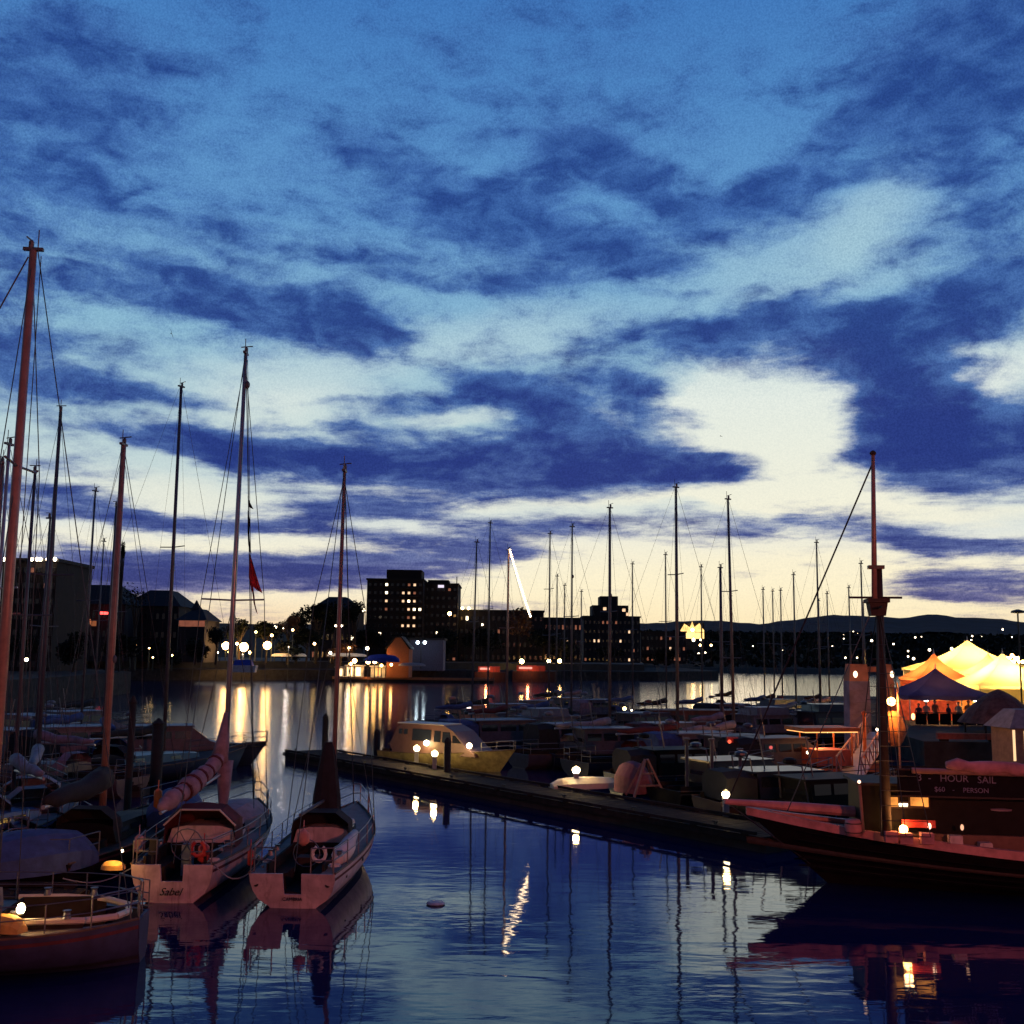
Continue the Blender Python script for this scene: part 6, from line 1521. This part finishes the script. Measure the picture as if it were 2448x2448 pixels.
for k, (x, y, D, w_, lb2, cr2) in enumerate(tl): tree(lb2, x, y, D, w_, crown=cr2, k=k, z0=3.2 if D < 215 else 4.0, hk=1.4 if cr2 is crown_c else .85)
# far wood along the right-hand shore
wd = MB(); rnd = random.Random(77)
v = []; f = []
for i in range(42000):
    X = rnd.uniform(-40, 1100); Y = 485 + rnd.random() ** 1.5 * 1400
    base = terr_h(X, Y); hgt = 2.5 + 4 * (math.sin(X * .045 + Y * .01) * .5 + .5) + 1.5 * math.sin(X * .21)
    c = Vector((X, Y, base + hgt * rnd.random() ** .6)); s_ = rnd.uniform(1.0, 2.4) * (1 + (Y - 480) / 1400)
    a = Vector((rnd.uniform(-1, 1), rnd.uniform(-1, 1), rnd.uniform(-1, 1))).normalized() * s_; b_ = a.cross(Vector((rnd.uniform(-1, 1), rnd.uniform(-1, 1), rnd.uniform(-1, 1)))).normalized() * s_ * .7
    k = len(v); v += [tuple(c - a), tuple(c + b_), tuple(c + a), tuple(c - b_)]; f.append((k, k + 1, k + 2, k + 3))
me = bpy.data.meshes.new('woodland'); me.from_pydata(v, [], f); me.materials.append(leaf_d)
wo = link('woodland', me, None, kind='stuff'); tag(wo, 'dark wooded slope along the far right shore', 'wood')

# shore lamps
first = {}
def far_lamp(x, y, D, z0, label, r=.42, glow=None, arms=4, group='globe lamps along the far shore'):
    q = PX(x, y, D); key = (round(r, 2), glow.name if glow else '', arms)
    h = q.z - z0 + .1
    if h < 1.2: z0 = q.z - 3.5; h = 3.6
    t = thing('street_lamp', label, 'street lamp', (q.x, D, z0), 0, group)
    MB().tube([(0, 0, 0), (0, 0, h)], [.12, .07], 6).build('post', iron, t)
    if key not in first: first[key] = MB().ball((0, 0, 0), r, 9, 6).mesh('globe', glow or lamp_far)
    if arms == 1: offs = [(0, 0)]
    elif arms == 2: offs = [(-r * 2.2, 0), (r * 2.2, 0)]
    else: offs = [(-r * 1.3, -.25), (r * 1.3, .15), (0, 0)]
    for dx_, dz_ in offs: link('globe', first[key], t, loc=(dx_, -.1, h + dz_))
    if arms > 1: MB().tube([(offs[0][0], -.1, h - .2), (offs[-1][0] if arms == 2 else -offs[0][0], -.1, h - .2)], .05, 5).build('arm', iron, t)
    return t
for (x, y, r, lb2) in [(540, 1545, .85, 'large bright globe lamp, leftmost of the low row left of centre'), (583, 1548, .98, 'brightest large globe lamp in the middle of the low row'), (567, 1540, .30, 'small lamp between the two large lamps of the low row'), (639, 1544, .88, 'large bright globe lamp, rightmost of the low row')]:
    far_lamp(x, y, 246, 4.2, lb2, r, lamp_far, 1)
for (x, y, r, lb2) in [(518, 1502, .40, 'upper row shore lamp, first from the left'), (572, 1501, .42, 'upper row shore lamp, second from the left'), (629, 1502, .42, 'upper row shore lamp, third from the left'), (659, 1500, .42, 'upper row shore lamp, fourth from the left'), (677, 1502, .32, 'upper row shore lamp, fifth from the left'), (747, 1525, .28, 'single pale lamp left of the orange-lit tree')]:
    far_lamp(x, y, 262, 4.2, lb2, r, lamp_far_w, 1)
far_lamp(810, 1497, 262, 4.2, 'twin-armed lamp over the orange-lit tree', .3, lamp_far_w, 2)
far_lamp(1007, 1537, 262, 3.0, 'cold white twin-armed lamp right of the orange shed', .38, emat('cold_lamp_glow', (.72, .90, 1.0), 18), 2)
far_lamp(878, 1551, 256, 3.0, 'pale globe lamp on the fishing dock', .42, lamp_far_w, 1)
far_lamp(64, 1579, 140, 3.2, 'single white lamp low on the left shore near the tallest mast', .24, lamp_far_w, 1)
far_lamp(870, 1460, 310, 4.2, 'white lamp at the left foot of the hotel tower', .45, lamp_far_w, 1)
far_lamp(1075, 1468, 320, 4.2, 'bright warm lamp in front of the hotel wing', .55, lamp_far, 1)
far_lamp(1113, 1455, 342, 4.2, 'wide lit lamp pair on the skyline right of the hotel', .45, lamp_mid, 2)
far_lamp(1247, 1582, 296, 2.4, 'strong amber lamp on the shore below the lit mast', .62, emat('strong_amber_glow', (1, .58, .18), 60), 1)
far_lamp(1312, 1581, 320, 2.4, 'left one of the two strong amber lamps right of the lit mast', .55, emat('strong_amber_glow', (1, .58, .18), 60), 1)
far_lamp(1338, 1581, 321, 2.4, 'right one of the two strong amber lamps right of the lit mast', .55, emat('strong_amber_glow', (1, .58, .18), 60), 1)
far_lamp(1473, 1557, 400, 3, 'warm lamp at the foot of the stepped block', .5, lamp_far, 2)
for x, y, D, r, lb2 in [(1373, 1556, 380, .42, 'white lamp left below the stepped block'), (1448, 1566, 400, .34, 'little white lamp below the stepped block, left one'), (1459, 1563, 400, .34, 'little white lamp below the stepped block, right one'), (1500, 1563, 405, .34, 'warm lamp at the right end below the stepped block'), (1540, 1560, 430, .34, 'orange lamp right of the stepped block'),
    (1397, 1495, 385, .28, 'pin-point lamp on the left slope of the stepped block'), (1153, 1494, 345, .3, 'pin-point white lamp on the low block right of the hotel'), (1516, 1494, 430, .4, 'lamp on the skyline right of the stepped block'), (1724, 1502, 620, .65, 'round white lamp right of the floodlit sign'), (1658, 1530, 560, .8, 'larger white lamp below the floodlit sign'),
    (1675, 1530, 565, .5, 'smaller white lamp below the floodlit sign'), (1674, 1543, 560, .6, 'orange-white lamp in the row below the floodlit sign'), (1700, 1543, 562, .55, 'orange lamp ending the row below the floodlit sign'), (1571, 1527, 520, .5, 'upper orange lamp left of the floodlit sign'), (1572, 1540, 520, .5, 'lower orange lamp left of the floodlit sign'), (1550, 1540, 520, .5, 'dim orange lamp by the two stacked ones'), (1670, 1563, 540, .4, 'tiny shore lamp under the lamp row, left one'), (1686, 1561, 540, .4, 'tiny shore lamp under the lamp row, right one')]:
    far_lamp(x, y, D, 3.0, lb2, r, lamp_mid if 'orange' in lb2 else lamp_far_w, 1)
for x, y in [(313, 1543), (326, 1543), (260, 1543), (366, 1573), (412, 1568), (357, 1551)]:
    far_lamp(x, y, 180, 3.2, ORD[sorted([313, 326, 260, 366, 412, 357]).index(x)] + ' from the left of the pin-point lamps among the dark trees of the left shore', .13, lamp_mid, 1, 'pin-point lamps of the left shore')
for xx, yy, rr3, gg, lb3 in LATE: far_lamp(xx, yy, 248, 4.2, lb3, rr3, lamp_mid if gg == 'm' else lamp_far_w, 1)
# sign hall whose front and crest glow in place of floodlight on them
fs_ = thing('glowing_hall', 'yellow self-glowing hall front on the far shore right of centre', 'building', PX(1655, 1512, 640))
MB().box(-7, 7, 0, 14, -10, 5.5).build('wall', wall_mid, fs_)
MB().box(-6.8, 6.8, -.1, -.003, -3.5, 1.5).build('glowing_front', emat('front_flood_glow', (1, .62, .20), 2.6, .5, .25), fs_)
fp = MB(); fp.prism([(-6.6, 1.503), (6.6, 1.503), (4.2, 5.4), (1.2, 3.0), (0, 6.4), (-1.4, 3.0), (-4.6, 5.0)], .12, 'y', -.13); fp.build('glowing_crest', emat('crest_flood_glow', (1, .62, .20), 2.2, .5, .3), fs_)
MB().ball((0, -.8, 1.5), .9, 9, 6).build('floodlight', lamp_far, fs_)
# hillside lamps on the right
pts_ = [(2084, 1532), (2089, 1526), (2136, 1540), (2188, 1524), (2202, 1523), (2275, 1551), (2222, 1554), (2184, 1575), (2171, 1557), (2171, 1570), (2021, 1573), (2049, 1573), (2324, 1521), (2322, 1531), (2347, 1523), (2397, 1505), (2017, 1519), (2017, 1527), (2040, 1510), (2050, 1515), (2419, 1523), (1990, 1545), (1930, 1530), (1800, 1545), (1870, 1555)]
for i, (x, y) in enumerate(pts_):
    s_ = ray(x, y); s_ = s_.z / s_.y
    Y = min(2300, 13.0 / max(.03 - s_, .0055)); Y = max(Y, 486)
    q = PX(x, y, Y)
    rr_ = (1.0 if i in (0, 1, 5, 6, 7) else .62 if i < 17 else .4) * Y / 900
    far_lamp(x, y, Y, q.z - 4, ORD[sorted(range(len(pts_)), key=lambda j: pts_[j]).index(i)] + ' from the left of the street lights on the dark hillside right of centre', rr_, lamp_far_w, 1, 'street lights on the dark hillside')
# fishing dock with bright lights
fd = thing('fishing_dock', 'brightly lit floating fishing dock on the far shore left of centre', 'dock', PX(800, 1610, 252))
fd.location.z = 0
x0_, x1_ = PX(795, 1610, 252).x - fd.location.x, PX(1180, 1610, 252).x - fd.location.x
MB().box(x0_, x1_, 0, 8, -.3, 1.0).build('float', timber, fd)
MB().box(x0_, x1_, -.12, -.003, .55, 1.1).build('fender_board', mat('worn_orange_board', (.34, .14, .07), .8), fd)
qx = [(800, 812), (815, 838), (842, 866), (885, 915)]
boathouse = [('white lit fish stall, leftmost on the lit dock', 802, 822, 1596, 1.25), ('long white lit stall second from the left on the lit dock', 826, 866, 1592, 1.5), ('lit stall with amber front beside the blue tarpaulin', 886, 920, 1594, .9)]
for lb2, a_, c_, y_, g_ in boathouse:
    p0, p1 = PX(a_, y_, 250.9), PX(c_, y_, 250.9); t = thing('fish_stall', lb2, 'stall', ((p0.x + p1.x) / 2, 251.4, 1.0)); ww = (p1.x - p0.x) / 2
    MB().box(-ww, ww, 0, 3, 0, p0.z - 1.0).build('wall', canvas_white, t); MB().box(-ww - .3, ww + .3, -.5, 3.3, p0.z - .997, p0.z - .75).build('roof', canvas_grey, t)
    for k in range(max(1, int(ww * 1.2))):
        xx = -ww + (k + .5) * 2 * ww / max(1, int(ww * 1.2)); MB().box(xx - .55, xx + .55, -.05, -.003, .3, p0.z - 1.25).build('lit_opening', emat('stall_glow_%d' % int(g_ * 100), (1, .66 if g_ > 1 else .42, .34 if g_ > 1 else .12), g_ * 2.6, .4, .8), t)
for x, y, r in [(848, 1581, .5), (880, 1583, .5), (896, 1582, .5), (905, 1572, .42), (838, 1588, .36), (912, 1592, .3)]:
    far_lamp(x, y, 250, 1.0, ORD[sorted([848, 880, 896, 905, 838, 912]).index(x)] + ' from the left of the round work lamps over the lit fishing dock', r, lamp_far, 1, 'work lamps over the fishing dock')
for lb2, x, L_, m_ in [('white skiff left of the lit fishing dock, nearer the middle', 675, 5, canvas_white), ('small white skiff between the other skiff and the lit dock', 713, 3.6, canvas_white), ('long white launch tied behind the orange-lit tree', 830, 9, canvas_white), ('pale skiff right of the orange shed', 985, 6, mat('pale_skiff', (.4, .36, .36), .6))]:
    q = PX(x, 1565 if x < 900 else 1588, 250 if x < 900 else 248); o = tarp(lb2, Vector((q.x, q.y, q.z - .4)), L_, 1.6, .75, mat('lit_white_paint', (.7, .68, .64), .5) if x < 900 else m_, R(90), 'skiff', 'skiff')
for xq, yq, en in ((690, 1548, 700), (835, 1556, 500), (580, 1566, 350)):  # lamps added to brighten the skiffs, the launch and the workboat
    q = PX(xq, yq, 246); lw2 = thing('yard_or_added_lamp', {690: 'added lamp pole brightening the two white skiffs', 835: 'added lamp pole brightening the long white launch', 580: 'added lamp pole brightening the small workboat'}[xq], 'lamp', (q.x, 246, 3.0))
    MB().tube([(0, 0, -3), (0, 0, q.z - 3)], .07, 6).build('post', iron, lw2); MB().ball((0, 0, q.z - 2.85), .14, 8, 6).build('globe', emat('added_globe_glow', (1, .75, .5), 5), lw2)
    ld = bpy.data.lights.new('added_bulb', 'POINT'); ld.energy = en * .35; ld.color = (1, .85, .75); ld.shadow_soft_size = .2
    lo = bpy.data.objects.new('added_bulb', ld); COL.objects.link(lo); lo.parent = lw2; lo.location = (0, -1.0, q.z - 3.2)
by = thing('workboat', 'small workboat with blue cabin top under the low row of lamps', 'boat', PX(582, 1592, 240)); by.location.z = 2.0
MB().box(-2.6, 2.6, -1, 1, 0, 1.5, top=1.12).build('hull', mat('white_hull_paint', (.55, .56, .62), .5), by); MB().box(-2.0, 2.0, -.9, .9, 1.503, 2.7, top=.85).build('cabin', mat('bright_blue_tarp', (.03, .08, .6), .7), by)
os_, ow, oh = building('boat_shed', 'orange-lit gabled boat shed beside the blue tarpaulin', 925, 978, 1552, 251, 9, mat('orange_shed_wall', (.36, .12, .05), .9, var=.2), z0=1.0, roofs='none')
MB().prism([(-ow / 2, oh + .003), (ow / 2, oh + .003), (ow * .12, oh + 2.6), (-ow * .12, oh + 2.6)], .25, 'y', -.01).build('gable', mat('orange_shed_wall', (.5, .16, .05)), os_)
MB().prism([(-ow / 2 - .4, oh + .01), (-ow * .13, oh + 2.75), (ow * .13, oh + 2.75), (ow / 2 + .4, oh + .01), (ow / 2 + .4, oh + .2), (ow * .13, oh + 2.95), (-ow * .13, oh + 2.95), (-ow / 2 - .4, oh + .2)], 9.4, 'y', -.3).build('roof', roof_m, os_)
ld = bpy.data.lights.new('shed_bulb', 'POINT'); ld.energy = 110; ld.color = (1, .36, .08); ld.shadow_soft_size = .3
lo = bpy.data.objects.new('shed_bulb', ld); COL.objects.link(lo); lo.parent = os_; lo.location = (-1.0, -4, 2.6)
sl2 = MB().ball((-1.0, -4, 2.95), .3, 8, 6).build('yard_or_added_lamp', lamp_mid, os_)
q = PX(925, 1573, 247); o = tarp('blue tarpaulin covering a boat in front of the orange shed', Vector((q.x - 1.0, q.y, q.z - .9)), 7.5, 2.4, 1.7, mat('bright_blue_tarp2', (.02, .05, .38), .8), R(90), 'covered_boat', 'boat')
building('warehouse', 'long low blue-grey warehouse behind the cold twin lamp', 980, 1060, 1530, 268, 10, mat('blue_grey_cladding', (.09, .10, .17), .8), z0=2.4, roofs='flat')
# red-lit moored barges right of the lamps
for lb2, x0b, x1b, y_, D in [('low red-lit barge on the far shore below the leaning mast', 1135, 1215, 1600, 262), ('low barge with red deck light below the two strong amber lamps', 1225, 1330, 1598, 268)]:
    p0, p1 = PX(x0b, y_, D), PX(x1b, y_, D); t = thing('barge', lb2, 'barge', ((p0.x + p1.x) / 2, D, 0)); hw_ = (p1.x - p0.x) / 2
    MB().box(-hw_, hw_, 0, 5, -.3, max(1.2, p0.z - .6), top=1.0).build('hull', dark_wood, t); MB().box(-hw_ * .8, hw_ * .5, .5, 4.5, max(1.2, p0.z - .6) + .003, max(1.2, p0.z - .6) + 1.3).build('deckhouse', mat('barge_red', (.30, .07, .05), .7), t)
    MB().box(-hw_ * .7, -hw_ * .1, .44, .497, max(1.2, p0.z - .6) + .5, max(1.2, p0.z - .6) + 1.0).build('lit_window', emat('barge_window_glow', (1, .4, .3), 1.3), t)
    ld = bpy.data.lights.new('barge_bulb', 'POINT'); ld.energy = 500; ld.color = (1, .25, .10); ld.shadow_soft_size = .3
    lo = bpy.data.objects.new('barge_bulb', ld); COL.objects.link(lo); lo.parent = t; lo.location = (-hw_ * .3, -2.5, 3.2)
